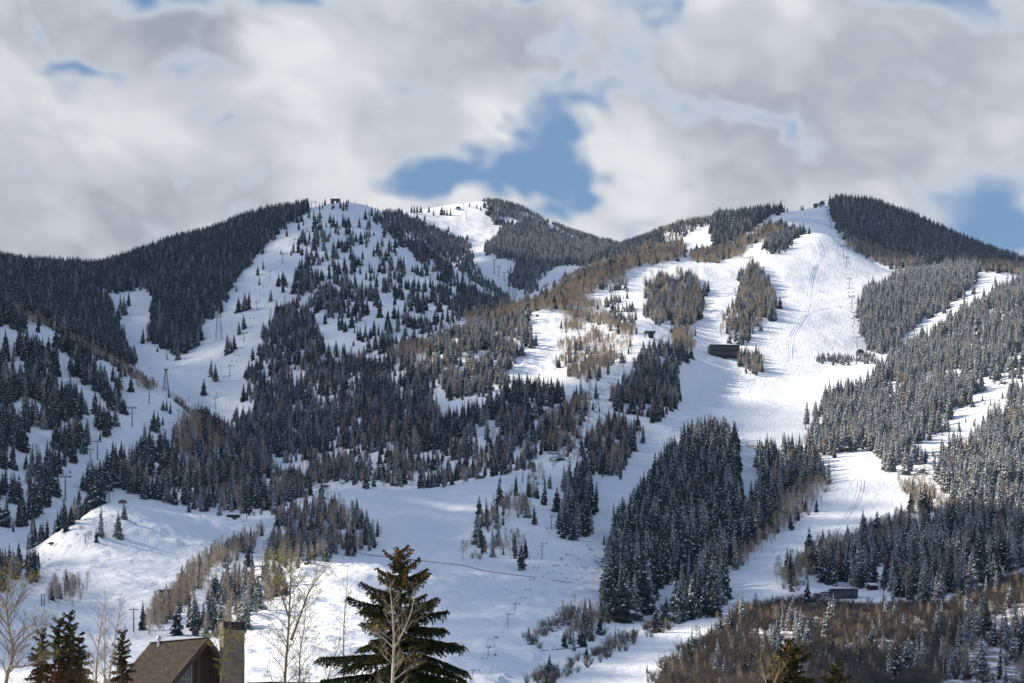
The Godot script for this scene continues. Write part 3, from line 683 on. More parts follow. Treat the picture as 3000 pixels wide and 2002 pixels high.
func paint(map: PackedByteArray, poly: Array, id: int) -> PackedByteArray:
	var n := poly.size() / 2
	var lo := 1e9
	var hi := -1e9
	for i in n:
		lo = minf(lo, poly[i * 2 + 1])
		hi = maxf(hi, poly[i * 2 + 1])
	for j in range(maxi(0, int((lo - R_V0) / R_S)), mini(R_H, int((hi - R_V0) / R_S) + 1)):
		var v := R_V0 + (j + 0.5) * R_S
		var xs := []
		for i in n:
			var k := (i + 1) % n
			var v0: float = poly[i * 2 + 1]
			var v1: float = poly[k * 2 + 1]
			if (v0 <= v) != (v1 <= v):
				xs.append(poly[i * 2] + (v - v0) / (v1 - v0) * (poly[k * 2] - poly[i * 2]))
		xs.sort()
		for q in range(0, xs.size() - 1, 2):
			for i in range(maxi(0, int((xs[q] - R_U0) / R_S)), mini(R_W, int((xs[q + 1] - R_U0) / R_S) + 1)):
				map[j * R_W + i] = id
	return map

func at_map(map: PackedByteArray, u: float, v: float) -> int:
	var i := int((u - R_U0) / R_S)
	var j := int((v - R_V0) / R_S)
	return map[j * R_W + i] if i >= 0 and j >= 0 and i < R_W and j < R_H else 0

func build_terrain():
	relief.seed = 3
	relief.noise_type = FastNoiseLite.TYPE_SIMPLEX_SMOOTH
	relief.fractal_type = FastNoiseLite.FRACTAL_FBM
	relief.fractal_octaves = 4
	relief.frequency = 1.0 / 170.0
	relief2.seed = 4
	relief2.noise_type = FastNoiseLite.TYPE_SIMPLEX_SMOOTH
	relief2.fractal_type = FastNoiseLite.FRACTAL_FBM
	relief2.fractal_octaves = 3
	relief2.frequency = 1.0 / 16.0
	solve_terrain()
	region.resize(R_W * R_H)
	for i in STANDS.size():
		var s: Array = STANDS[i]
		region = paint(region, s[10], 0 if s[0] == "open" else i + 1)
	var soil := PackedByteArray()
	soil.resize(R_W * R_H)
	for s in SOIL:
		soil = paint(soil, s[1], s[0])
	var l := log(26.0)
	while l < log(3650.0):
		g_l.append(l)
		l += 0.05 if l < log(260.0) else 0.0042
	var nr := g_l.size()
	g_y.resize(nr * G_NC)
	g_hid.resize(nr * G_NC)
	var pos := PackedVector3Array()
	var col := PackedColorArray()
	var uvs := PackedVector2Array()
	pos.resize(nr * G_NC)
	col.resize(nr * G_NC)
	uvs.resize(nr * G_NC)
	var bumps := PackedByteArray()
	bumps.resize(R_W * R_H)
	for s in MOGULS:
		bumps = paint(bumps, s[1], s[0])
	var mog := FastNoiseLite.new()
	mog.seed = 31
	mog.noise_type = FastNoiseLite.TYPE_CELLULAR
	mog.cellular_return_type = FastNoiseLite.RETURN_DISTANCE
	mog.fractal_type = FastNoiseLite.FRACTAL_NONE
	mog.frequency = 1.0 / 7.5
	var run := PackedFloat32Array()
	run.resize(G_NC)
	run.fill(-9.0)
	var crow := PackedFloat32Array()
	crow.resize(C_NC)
	var patch := FastNoiseLite.new()
	patch.seed = 21
	patch.frequency = 1.0 / 6.0
	patch.fractal_octaves = 4
	var snow_c := Color(0.86, 0.875, 0.89)
	var dirt := Color(0.20, 0.165, 0.13)
	var tan_c := Color(0.34, 0.25, 0.15)
	var litter := Color(0.19, 0.18, 0.17)
	for r in nr:
		var dist := exp(g_l[r])
		var fr := clampf((g_l[r] - c_l0) / C_DL, 1.0, C_NR - 2.001)
		var r0 := int(fr)
		var o := (r0 - 1) * C_NC
		for c in C_NC:
			crow[c] = cub(ce[o + c], ce[o + C_NC + c], ce[o + 2 * C_NC + c], ce[o + 3 * C_NC + c], fr - r0)
		for c in G_NC:
			var u := G_U0 + c * G_DU
			var fc := (u - C_U0) / C_DU
			var c0 := int(fc)
			var x := (u - CU) / F * dist
			var y := cub(crow[c0 - 1], crow[c0], crow[c0 + 1], crow[c0 + 2], fc - c0) * dist + bump(x, -dist, dist)
			var k := r * G_NC + c
			var e := y / dist
			var lump := at_map(bumps, u, HZ - e * F)
			if lump > 0:
				y -= mog.get_noise_2d(x, dist * 0.75) * lump * 0.04 * smoothstep(-0.3, 0.3, patch.get_noise_2d(x * 0.15, dist * 0.15))
				e = y / dist
			pos[k] = Vector3(x, y, -dist)
			uvs[k] = Vector2(x, -dist) / 60.0
			g_y[k] = y
			g_hid[k] = (run[c] - e) * dist
			run[c] = maxf(run[c], e)
			var cc := snow_c
			if dist < 330.0:
				var q0 := patch.get_noise_2d(x, dist)
				cc = dirt.lerp(tan_c, clampf(q0 + 0.5, 0.0, 1.0)) if q0 > -0.25 else snow_c
			else:
				var kind := at_map(soil, u, HZ - e * F)
				if kind > 0:
					var q := patch.get_noise_2d(x, dist * 0.7)
					if kind == 1 and q > 0.3:
						cc = snow_c.lerp(dirt, clampf((q - 0.3) * 6.0, 0.0, 0.7))
					elif kind == 2 and q > -0.25:
						cc = snow_c.lerp(litter, clampf((q + 0.25) * 4.0, 0.0, 0.9))
					elif kind == 3:
						cc = tan_c.lerp(snow_c, clampf(q * 3.0, 0.0, 1.0))
					elif kind == 4 and q > 0.05:
						cc = snow_c.lerp(dirt, clampf((q - 0.05) * 6.0, 0.0, 0.9))
			col[k] = cc
	var idx := PackedInt32Array()
	idx.resize((nr - 1) * (G_NC - 1) * 6)
	var t := 0
	for r in nr - 1:
		for c in G_NC - 1:
			var a := r * G_NC + c
			idx[t] = a
			idx[t + 1] = a + G_NC
			idx[t + 2] = a + 1
			idx[t + 3] = a + 1
			idx[t + 4] = a + G_NC
			idx[t + 5] = a + G_NC + 1
			t += 6
	var nor := PackedVector3Array()
	nor.resize(nr * G_NC)
	for r in nr:
		var ra := maxi(r - 1, 0) * G_NC
		var rb := mini(r + 1, nr - 1) * G_NC
		var rr := r * G_NC
		for c in G_NC:
			var dz := pos[rb + c] - pos[ra + c]
			var dx := pos[rr + mini(c + 1, G_NC - 1)] - pos[rr + maxi(c - 1, 0)]
			nor[rr + c] = dx.cross(dz).normalized()
	var arr := []
	arr.resize(Mesh.ARRAY_MAX)
	arr[Mesh.ARRAY_VERTEX] = pos
	arr[Mesh.ARRAY_NORMAL] = nor
	arr[Mesh.ARRAY_COLOR] = col
	arr[Mesh.ARRAY_TEX_UV] = uvs
	arr[Mesh.ARRAY_INDEX] = idx
	var mesh := ArrayMesh.new()
	mesh.add_surface_from_arrays(Mesh.PRIMITIVE_TRIANGLES, arr)
	var o2 := part("mountain_terrain", mesh, M.snow_ground, self)
	tag(o2, "snow-covered ski mountain slopes rising from the valley", "terrain", "", "structure")
	# the valley floor beyond the hillsides, out to the horizon
	var st := new_st()
	var g := 14000.0
	st.set_normal(Vector3.UP)
	quad(st, Vector3(-g, -9, -g), Vector3(g, -9, -g), Vector3(g, -9, g), Vector3(-g, -9, g))
	tag(part("ground", done(st), M.valley, self), "valley floor around the mountain foot", "ground", "", "structure")

func make_materials():
	var n := FastNoiseLite.new()
	n.seed = 77
	n.frequency = 0.012
	n.fractal_octaves = 6
	n.fractal_gain = 0.55
	var tex := NoiseTexture2D.new()
	tex.width = 1024
	tex.height = 1024
	tex.seamless = true
	tex.noise = n
	var sg := mat(Color(1, 1, 1), 0.75, 0.0, 0.3)
	sg.vertex_color_use_as_albedo = true
	sg.heightmap_enabled = true
	sg.heightmap_texture = tex
	sg.heightmap_scale = 48.0
	M.snow_ground = sg
	M.valley = mat(Color(0.45, 0.44, 0.42))
	M.snow = mat(Color(0.80, 0.82, 0.84), 0.8)
	for k in 3:
		var nm := mat(Color(1, 1, 1), 0.85, 0.0, 0.15)
		nm.vertex_color_use_as_albedo = true
		var tint: Color = [Color(1, 1, 1), Color(0.82, 0.9, 0.95), Color(1.15, 1.1, 0.9)][k]
		nm.albedo_color = Color(tint.r / 1.2, tint.g / 1.2, tint.b / 1.2).linear_to_srgb()
		M["needle%d" % k] = nm
	M.needle = M.needle0
	M.bark = mat(Color(0.10, 0.08, 0.065))
	M.aspen_bark = mat(Color(0.40, 0.37, 0.31))
	var tw := mat(Color(1, 1, 1), 0.9, 0.0, 0.15)
	tw.vertex_color_use_as_albedo = true
	M.twig = tw
	M.cloud = mat(Color(0.85, 0.86, 0.88), 1.0)
	M.cloud.transparency = BaseMaterial3D.TRANSPARENCY_ALPHA
	M.cloud.albedo_color.a = 0.5
	M.steel = mat(Color(0.16, 0.17, 0.18), 0.6, 0.3)
	M.dark_steel = mat(Color(0.05, 0.055, 0.06), 0.6, 0.2)
	M.rust = mat(Color(0.25, 0.11, 0.07), 0.8)
	M.cable = mat(Color(0.10, 0.105, 0.11), 0.7, 0.3)

# ---------------------------------------------------------------- clouds off to the left that keep the sun from much of the mountain
func build_clouds():
	var shade := PackedByteArray()
	shade.resize(R_W * R_H)
	for i in SHADE.size():
		shade = paint(shade, SHADE[i], i + 1)
	var nr := g_l.size()
	# each: outline, nearest and farthest ground it shades, way up the sunbeam, height of a flat base or 0, puff spacing, how opaque
	var decks := [[1, 1000.0, 9999.0, 0.0, 1750.0, 46.0, 0.44], [1, 0.0, 1000.0, 900.0, 0.0, 20.0, 0.5], [2, 0.0, 9999.0, 0.0, 1750.0, 40.0, 0.55], [3, 0.0, 9999.0, 900.0, 0.0, 20.0, 0.45], [4, 0.0, 9999.0, 0.0, 1750.0, 40.0, 0.55], [5, 0.0, 1000.0, 900.0, 0.0, 20.0, 0.14], [6, 0.0, 1300.0, 900.0, 0.0, 20.0, 0.1]]
	for q in decks.size():
		var deck: Array = decks[q]
		var cells := {}
		var g: float = deck[5]
		for r in range(60, nr, 3 if g > 30.0 else 2):
			var dist := exp(g_l[r])
			if dist < deck[1] or dist >= deck[2]:
				continue
			for c in range(0, G_NC, 3):
				if g_hid[r * G_NC + c] > 8.0:
					continue
				var u := G_U0 + c * G_DU
				var y := g_y[r * G_NC + c]
				if at_map(shade, u, HZ - y / dist * F) != deck[0]:
					continue
				var p := Vector3((u - CU) / F * dist, y, -dist)
				p += SUN * (deck[3] if deck[4] == 0.0 else (deck[4] - y) / SUN.y)
				var key := Vector2i(int(floor(p.x / g)), int(floor(p.z / g)))
				if not cells.has(key):
					cells[key] = p.y
		var keys := cells.keys()
		keys.sort()
		var st := new_st()
		st.set_smooth_group(0)
		for k in keys:
			var rad := g * rng.randf_range(0.66, 0.9)
			puff(st, Vector3((k.x + 0.5 + rng.randf_range(-0.2, 0.2)) * g, cells[k] + g * rng.randf_range(-0.3, 0.5), (k.y + 0.5 + rng.randf_range(-0.2, 0.2)) * g), Vector3(rad, rad * 0.6, rad))
		var cm: StandardMaterial3D = M.cloud.duplicate()
		cm.albedo_color.a = deck[6]
		var o := part("cloud", done(st), cm, self)
		tag(o, ["wide grey-white cloud deck left of the view that shades the left mountain", "low cloud bank left of the view that shades the lower slopes", "small unseen cloud added left of the view to shade the far valley", "low cloud scrap left of the view that shades the lower-right scrub", "small high cloud left of the view, stretched to shade right summit and hill", "thin cloud veil left of the view over the mogul knoll", "thin cloud veil left of the view over the lower-right run"][q], "cloud", "", "structure")

func puff(st: SurfaceTool, c: Vector3, s: Vector3):
	var pts := []
	for j in 5:
		var row := []
		var a := PI * j / 4.0
		for i in 7:
			var b := TAU * i / 7.0
			var k := rng.randf_range(0.85, 1.15)
			row.append(c + Vector3(sin(a) * cos(b) * s.x, cos(a) * s.y, sin(a) * sin(b) * s.z) * k)
		pts.append(row)
	for j in 4:
		for i in 7:
			var i2 := (i + 1) % 7
			if j > 0:
				tri(st, pts[j][i], pts[j][i2], pts[j + 1][i])
			if j < 3:
				tri(st, pts[j][i2], pts[j + 1][i2], pts[j + 1][i])

# ---------------------------------------------------------------- trees
func conifer(seed_: int, snowy: float, wide: float) -> Dictionary:
	var needle := Color(0.042, 0.060, 0.064).lerp(Color(0.185, 0.20, 0.20), smoothstep(0.4, 0.7, snowy))
	var g := RandomNumberGenerator.new()
	g.seed = seed_
	var st := new_st()
	var sn := new_st()
	var levels := 19
	for k in levels:
		var t := k / (levels - 1.0)
		var y := 0.05 + 0.90 * pow(t, 0.92)
		var r := wide * pow(1.0 - t, 0.8) * g.randf_range(0.75, 1.12) + 0.014
		var nb := int(lerpf(8.0, 3.0, t))
		var a0 := g.randf() * TAU
		for b in nb:
			var a := a0 + TAU * (b + g.randf_range(-0.3, 0.3)) / nb
			var len := r * g.randf_range(0.72, 1.15)
			var out := Vector3(cos(a), 0, sin(a))
			var side := Vector3(-sin(a), 0, cos(a))
			var yy := y + g.randf_range(-0.012, 0.012)
			var drop := len * g.randf_range(0.25, 0.5)
			var w := maxf(len * g.randf_range(0.34, 0.5), 0.012)
			var p0 := Vector3(0, yy + 0.03, 0)
			var p1 := out * len * 0.55 + Vector3(0, yy + 0.004, 0)
			var p2 := out * len + Vector3(0, yy - drop, 0)
			var q1 := out * len * 0.62 + side * w + Vector3(0, yy - drop * 0.9 - 0.012, 0)
			var q2 := out * len * 0.62 - side * w + Vector3(0, yy - drop * 0.9 - 0.012, 0)
			var sh := g.randf_range(0.7, 1.35)
			st.set_color(needle * sh * 1.2)
			tri(st, p0, p1, q1)
			tri(st, p1, p2, q1)
			tri(st, p0, q2, p1)
			tri(st, p1, q2, p2)
			if g.randf() < snowy:
				var up := Vector3(0, 0.007, 0)
				var f := g.randf_range(0.35, 0.8) if snowy < 0.5 else g.randf_range(0.3, 0.75)
				var m0 := p0.lerp(p1, 0.45) + up
				var m1 := p1 + up
				var m2 := p1.lerp(p2, f) + up
				tri(sn, m0, m1, p1.lerp(q1, f) + up)
				tri(sn, m1, m2, p1.lerp(q1, f) + up)
				tri(sn, m0, p1.lerp(q2, f) + up, m1)
				tri(sn, m1, p1.lerp(q2, f) + up, m2)
	st.set_color(needle * 1.2)
	for b in 4:
		var a1 := TAU * b / 4.0
		var a2 := TAU * (b + 1) / 4.0
		tri(st, Vector3(0, 1, 0), Vector3(cos(a2) * 0.016, 0.92, sin(a2) * 0.016), Vector3(cos(a1) * 0.016, 0.92, sin(a1) * 0.016))
	var tk := new_st()
	tube(tk, [Vector3(0, -0.06, 0), Vector3(0, 0.3, 0), Vector3(0, 0.9, 0)], [0.016, 0.012, 0.003], 5)
	var d := {"crown": done(st), "snow": done(sn), "trunk": done(tk)}
	var all := ArrayMesh.new()
	for q in [[d.crown, M.needle], [d.snow, M.snow], [d.trunk, M.bark]]:
		all.add_surface_from_arrays(Mesh.PRIMITIVE_TRIANGLES, q[0].surface_get_arrays(0))
		all.surface_set_material(all.get_surface_count() - 1, q[1])
	d.all = all
	return d

func sliver(st: SurfaceTool, a: Vector3, b: Vector3, w: float, g: RandomNumberGenerator):
	var side := (b - a).cross(Vector3(g.randf_range(-1, 1), g.randf_range(-1, 1), g.randf_range(-1, 1))).normalized() * w
	tri(st, a - side, a + side, b)

func aspen(seed_: int, brushy: bool) -> Dictionary:
	var hue: Color = Color(0.42, 0.345, 0.265) if not brushy else [Color(0.13, 0.108, 0.096), Color(0.10, 0.09, 0.092), Color(0.15, 0.13, 0.095)][seed_ % 3]
	var g := RandomNumberGenerator.new()
	g.seed = seed_
	var st := new_st()
	var tk := new_st()
	var top := Vector3(g.randf_range(-0.05, 0.05), 1, g.randf_range(-0.05, 0.05))
	if not brushy:
		tube(tk, [Vector3(0, -0.05, 0), Vector3(top.x * 0.2, 0.45, top.z * 0.4), top * 0.93], [0.011, 0.008, 0.002], 5)
	var nb := 24 if not brushy else 22
	for b in nb:
		var t := (b + g.randf()) / nb
		var a := b * 2.4 + g.randf()
		var out := Vector3(cos(a), 0, sin(a))
		var p: Vector3
		var q: Vector3
		var bw := 0.005
		if brushy:
			p = out * 0.05 * g.randf()
			q = out * g.randf_range(0.1, 0.5) + Vector3(0, g.randf_range(0.6, 1.0), 0)
			bw = 0.014
			var mid := p.lerp(q, 0.5) + out * 0.05
			sliver(tk, p, mid.lerp(q, 0.4), bw, g)
		else:
			var y := lerpf(0.3, 0.93, t)
			p = Vector3(top.x * y, y, top.z * y)
			var ln := lerpf(0.2, 0.07, t) * g.randf_range(0.7, 1.2)
			q = p + out * ln * 0.75 + Vector3(0, ln * 0.8, 0)
		var sh := g.randf_range(0.75, 1.25)
		st.set_color(hue * sh)
		sliver(st, p, q, bw, g)
		for k in (14 if not brushy else 11):
			var f := g.randf_range(0.3, 1.0)
			var r := p.lerp(q, f)
			var s := (0.075 if not brushy else 0.2) * g.randf_range(0.6, 1.3)
			var d := (out * g.randf_range(-0.1, 0.9) + Vector3(g.randf_range(-0.6, 0.6), g.randf_range(0.3, 1.0), g.randf_range(-0.6, 0.6))).normalized()
			sliver(st, r, r + d * s, 0.005 if not brushy else 0.0085, g)
	var m := {"crown": done(st), "trunk": done(tk)}
	var all := ArrayMesh.new()
	for q in [[m.crown, M.twig], [m.trunk, M.aspen_bark if not brushy else M.bark]]:
		all.add_surface_from_arrays(Mesh.PRIMITIVE_TRIANGLES, q[0].surface_get_arrays(0))
		all.surface_set_material(all.get_surface_count() - 1, q[1])
	m.all = all
	return m

func plant_forests():
	var clump := FastNoiseLite.new()
	clump.seed = 9
	clump.frequency = 1.0 / 42.0
	clump.fractal_octaves = 3
	var jit := FastNoiseLite.new()
	jit.seed = 10
	jit.frequency = 1.0 / 14.0
	jit.fractal_octaves = 2
	var trees := [[], [], []]   # conifer, aspen, shrub: [show, pos, h, variant, stand]
	var nr := g_l.size()
	for r in range(1, nr - 1):
		var dist := exp(g_l[r])
		if dist < 380.0:
			continue
		var dl := g_l[r + 1] - g_l[r]
		var area := dist * dist * dl * G_DU / F
		for c in range(1, G_NC - 1):
			var k := r * G_NC + c
			var hid := g_hid[k]
			if hid > 14.0:
				continue
			var u := G_U0 + c * G_DU
			if u < -260.0 or u > 2620.0:
				continue
			var x := (u - CU) / F * dist
			var v := HZ - g_y[k] / dist * F
			var jn := jit.get_noise_2d(x, dist)
			var far := clampf(1500.0 / dist, 0.35, 1.0)
			jn *= far
			var id := at_map(region, u + jn * 16.0 + rng.randf_range(-5.0, 5.0), v + jn * 10.0 + rng.randf_range(-4.0, 4.0))
			if id == 0:
				# a few strays and saplings stand outside their stand
				if rng.randf() > 0.09:
					continue
				id = at_map(region, u + rng.randf_range(-22.0, 22.0) * far, v + rng.randf_range(-16.0, 16.0) * far)
				if id == 0:
					continue
			var s: Array = STANDS[id - 1]
			var cl: float = s[3]
			var dens := 1.0
			if cl > 0.0:
				dens = clampf((clump.get_noise_2d(x, dist * 0.7) * 2.2 + 0.75 - cl) * 2.0, 0.03, 1.3)
				dens = lerpf(1.0, dens, minf(cl * 2.5, 1.0))
			var want: float = area / (s[2] * s[2]) * dens
			var n := int(want)
			if rng.randf() < want - n:
				n += 1
			for q in n:
				var d2 := dist * exp(dl * (rng.randf() - 0.5))
				var x2 := (u + (rng.randf() - 0.5) * G_DU - CU) / F * d2
				var p := Vector3(x2, ground(x2, -d2), -d2)
				var f := rng.randf()
				var kind := 0 if f < s[4] else (1 if f < s[4] + s[5] else 2)
				var h: float = rng.randf_range(s[7], s[8]) * (1.0 if rng.randf() > 0.35 else rng.randf_range(0.4, 0.9))
				if kind == 2:
					h = minf(h, rng.randf_range(2.2, 4.6))
				elif kind == 1:
					h *= 0.9
				elif s[4] < 0.1:
					h *= 1.5
				var vr := 0
				if kind == 0:
					vr = rng.randi() % 4 + (4 if rng.randf() < s[9] else 0)
				else:
					vr = rng.randi() % 3
				var show := h / d2 if hid < 1.0 else 0.0
				if u < 0.0 or u > 2350.0 or v > 1590.0:
					show = 0.0
				trees[kind].append([show, p, h, vr, id - 1])
	for q in SINGLES:
		var p2 := sight(q[0], q[1])
		trees[0].append([q[2] / F + 0.003, p2, q[2] / F * -p2.z, rng.randi() % 4 + (4 if rng.randf() < 0.4 else 0), -1 - q[3]])
	var kinds := [["spruce_tree", "spruce", "spruce_forest"], ["bare_aspen", "aspen", "aspen_wood"], ["bare_shrub", "shrub", "scrub"]]
	for kind in 3:
		var variants := []
		if kind == 0:
			for k in 8:
				variants.append(conifer(100 + k, [0.18, 0.25, 0.32, 0.40, 0.70, 0.76, 0.82, 0.88][k], [0.125, 0.175, 0.215, 0.155, 0.135, 0.18, 0.22, 0.16][k]))
		else:
			for k in 3:
				variants.append(aspen(200 + kind * 10 + k, kind == 2))
		var list: Array = trees[kind]
		list.sort_custom(func(a, b): return a[0] > b[0] if a[0] != b[0] else a[1].x < b[1].x)
		var protos := {}
		var n1 := mini(300, list.size())
		for i in n1:
			var t: Array = list[i]
			var key: int = t[3] * 4 + (i % 3)
			var o: Node3D
			if not protos.has(key):
				o = Node3D.new()
				var d: Dictionary = variants[t[3]]
				part("trunk", d.trunk, M.bark if kind != 1 else M.aspen_bark, o)
				var cr := part("crown", d.crown, (M["needle%d" % (i % 3)] if kind == 0 else M.twig), o)
				if kind == 0:
					tag(part("snow", d.snow, M.snow, cr), "", "", "", "stuff")
				protos[key] = o
			else:
				o = protos[key].duplicate()
			o.name = numbered(kinds[kind][0])
			add_child(o)
			place_tree(o, t)
			name_tree(o, t, kind, kinds[kind][1])
		var rest := Node3D.new()
		rest.name = kinds[kind][2]
		add_child(rest)
		tag(rest, ["dark snow-dusted spruce forest covering the ski mountain", "bare tan aspen woods between the ski runs", "bare brown scrub on the lower slopes"][kind], ["forest", "woods", "scrub"][kind], "", "stuff")
		for k in variants.size():
			var sel := []
			for i in range(n1, list.size()):
				if list[i][3] == k:
					sel.append(list[i])
			if sel.is_empty():
				continue
			var mm := MultiMesh.new()
			mm.transform_format = MultiMesh.TRANSFORM_3D
			mm.use_colors = true
			mm.mesh = variants[k].all
			mm.instance_count = sel.size()
			for i in sel.size():
				mm.set_instance_transform(i, tree_xf(sel[i]))
				var b := rng.randf_range(0.65, 1.3)
				mm.set_instance_color(i, Color(b * rng.randf_range(0.9, 1.1), b, b * rng.randf_range(0.86, 1.1)))
			var mi := MultiMeshInstance3D.new()
			mi.name = ["spruces", "aspens", "shrubs"][kind]
			mi.multimesh = mm
			mi.set_meta("kind", "stuff")
			rest.add_child(mi, true)

func tree_xf(t: Array) -> Transform3D:
	var h: float = t[2]
	var p: Vector3 = t[1]
	var g := rng.randf() * TAU
	var w := h * rng.randf_range(0.75, 1.4)
	var b := Basis(Vector3.RIGHT, rng.randf_range(-0.04, 0.04)) * Basis(Vector3.BACK, rng.randf_range(-0.05, 0.05)) * Basis(Vector3.UP, g)
	return Transform3D(b.scaled_local(Vector3(w, h, w)), p - Vector3(0, 0.25, 0))

func place_tree(o: Node3D, t: Array):
	o.transform = tree_xf(t)

func name_tree(o: Node3D, t: Array, kind: int, category: String):
	var id: int = t[4]
	if id >= 0:
		var s: Array = STANDS[id]
		var lo := Vector2(1e9, 1e9)
		var hi := -lo
		for i in range(0, s[10].size(), 2):
			var q := Vector2(clampf(s[10][i], 0, 2350), clampf(s[10][i + 1], 0, 1568))
			lo = lo.min(q)
			hi = hi.max(q)
		var f := (Vector2(upx(t[1]), vpx(t[1])) - lo) / (hi - lo)
		var where: String = ["top", "upper", "middle", "lower", "bottom"][clampi(int(f.y * 5.0), 0, 4)] + " " + ["far left", "left", "centre", "right", "far right"][clampi(int(f.x * 5.0), 0, 4)]
		var size: String = "tall " if t[2] > lerpf(s[7], s[8], 0.55) else "short "
		var look: String = [("frosted spruce, " if t[3] >= 4 else "dark spruce, "), "bare aspen, ", ["russet-brown shrub, ", "grey-brown shrub, ", "straw-brown shrub, "][t[3] % 3]][kind]
		var text: String = size + look + where + " of " + s[1]
		if text.split(" ").size() > 16:
			text = look + where + " of " + s[1]
		tag(o, text, category, s[1])
	else:
		var where: String = SINGLE_PLACES[-1 - id]
		tag(o, ("tall" if t[2] > 15.0 else "middling" if t[2] > 10.0 else "small") + " lone spruce, %s, " % ("far left" if upx(t[1]) < 390.0 else "left" if upx(t[1]) < 783.0 else "centre" if upx(t[1]) < 1566.0 else "right" if upx(t[1]) < 1950.0 else "far right") + where, category, "lone spruces " + where)

# ---------------------------------------------------------------- ski tracks and roads, laid on the snow
# a ribbon on the ground: half widths and heights across, from one side to the other
func ribbon(line: Array, across: Array, lift: float, from := 200.0) -> ArrayMesh:
	var pts := []
	for i in range(0, line.size() - 2, 2):
		var n := maxi(2, int(Vector2(line[i + 2] - line[i], line[i + 3] - line[i + 1]).length() / 4.0))
		for k in n:
			var f := float(k) / n
			pts.append(sight(lerpf(line[i], line[i + 2], f), lerpf(line[i + 1], line[i + 3], f), from))
	# smooth the way in plan
	for pass_ in 4:
		var sm := pts.duplicate()
		for i in range(1, pts.size() - 1):
			sm[i] = (pts[i - 1] + pts[i] * 2.0 + pts[i + 1]) * 0.25
		pts = sm
	var st := new_st()
	st.set_smooth_group(0)
	var prev := []
	for i in pts.size():
		var dir: Vector3 = pts[mini(i + 1, pts.size() - 1)] - pts[maxi(i - 1, 0)]
		dir.y = 0.0
		var side := dir.normalized().cross(Vector3.UP)
		var row := []
		for a in across:
			var p: Vector3 = pts[i] + side * (a[0] + rng.randf_range(-0.12, 0.12))
			p.y = ground(p.x, p.z) + lift + a[1]
			row.append(p)
		if i > 0:
			for k in row.size() - 1:
				quad(st, prev[k], row[k], row[k + 1], prev[k + 1])
		prev = row
	return done(st)

func lay_tracks():
	M.track = mat(Color(0.80, 0.82, 0.85), 0.8)
	M.road_dirt = mat(Color(0.17, 0.16, 0.155), 0.95)
	var groove := [[-2.0, -0.25], [-1.3, 0.32], [-0.7, -0.1], [0.0, -0.12], [0.7, -0.1], [1.3, 0.32], [2.0, -0.25]]
	for t in TRACKS:
		var o := part("ski_track", ribbon(t[1], groove, 0.12, 900.0 if t[0] == 0 else 600.0), M.track, self)
		tag(o, "", "", "", "structure")
	var bank := [[-0.5, -0.3], [-0.2, 0.14], [0.2, 0.12], [0.5, -0.4]]
	for t in ROADS:
		var o2 := part("road", ribbon(t, bank, 0.1, 350.0), M.road_dirt, self)
		tag(o2, "", "", "", "structure")

# ---------------------------------------------------------------- chairlifts
func lift_tower(p: Vector3, h: float, along: Vector3, label: String, group: String, arm := 4.6) -> Array:
	var t := base("lift_tower", p)
	along.y = 0.0
	along = along.normalized() if along.length() > 0.01 else Vector3.FORWARD
	var side := along.cross(Vector3.UP).normalized()
	var st := new_st()
	var k0 := clampf(h / 11.0, 0.35, 1.6)
	arm *= k0
	var r := 0.3 * k0
	tube(st, [Vector3(0, -1.0, 0), Vector3(0, h * 0.5, 0), Vector3(0, h, 0)], [r * 1.25, r * 1.05, r * 0.8], 8)
	part("mast", done(st), M.steel, t)
	st = new_st()
	var b := Basis(side, Vector3.UP, -along)
	box(st, Vector3(0, h + 0.1 * k0, 0), Vector3(arm, 0.42 * k0, 0.42 * k0), b, 0.05)
	part("crossarm", done(st), M.steel, t)
	st = new_st()
	box(st, Vector3(0, h + 0.9 * k0, 0), Vector3(arm * 0.5, 0.16 * k0, 0.16 * k0), b)
	bar(st, side * arm * 0.25 + Vector3(0, h, 0), side * arm * 0.25 + Vector3(0, h + 0.9 * k0, 0), 0.07 * k0, 5)
	bar(st, side * arm * -0.25 + Vector3(0, h, 0), side * arm * -0.25 + Vector3(0, h + 0.9 * k0, 0), 0.07 * k0, 5)
	part("lifting_frame", done(st), M.steel, t)
	st = new_st()
	box(st, side * 0.4 * r + along * -r * 1.3 + Vector3(0, h * 0.5, 0), Vector3(0.4 * k0, h * 0.9, 0.06), b)
	part("ladder", done(st), M.cable, t)
	var out := [t]
	for s in [-1.0, 1.0]:
		st = new_st()
		var c: Vector3 = side * s * arm * 0.48 + Vector3(0, h - 0.15 * k0, 0)
		box(st, c, Vector3(0.22, 0.3, 2.6) * k0, b, 0.04)
		for k in 4:
			var q := c + (along * (k - 1.5) * 0.7 + Vector3(0, 0.25, 0)) * k0
			tube(st, [q - side * 0.09 * k0, q + side * 0.09 * k0], [0.22 * k0, 0.22 * k0], 8)
		part("sheave_assembly", done(st), M.dark_steel, t)
		out.append(p + c + Vector3(0, 0.48 * k0, 0))
	tag(t, label, "lift tower", group)
	return out

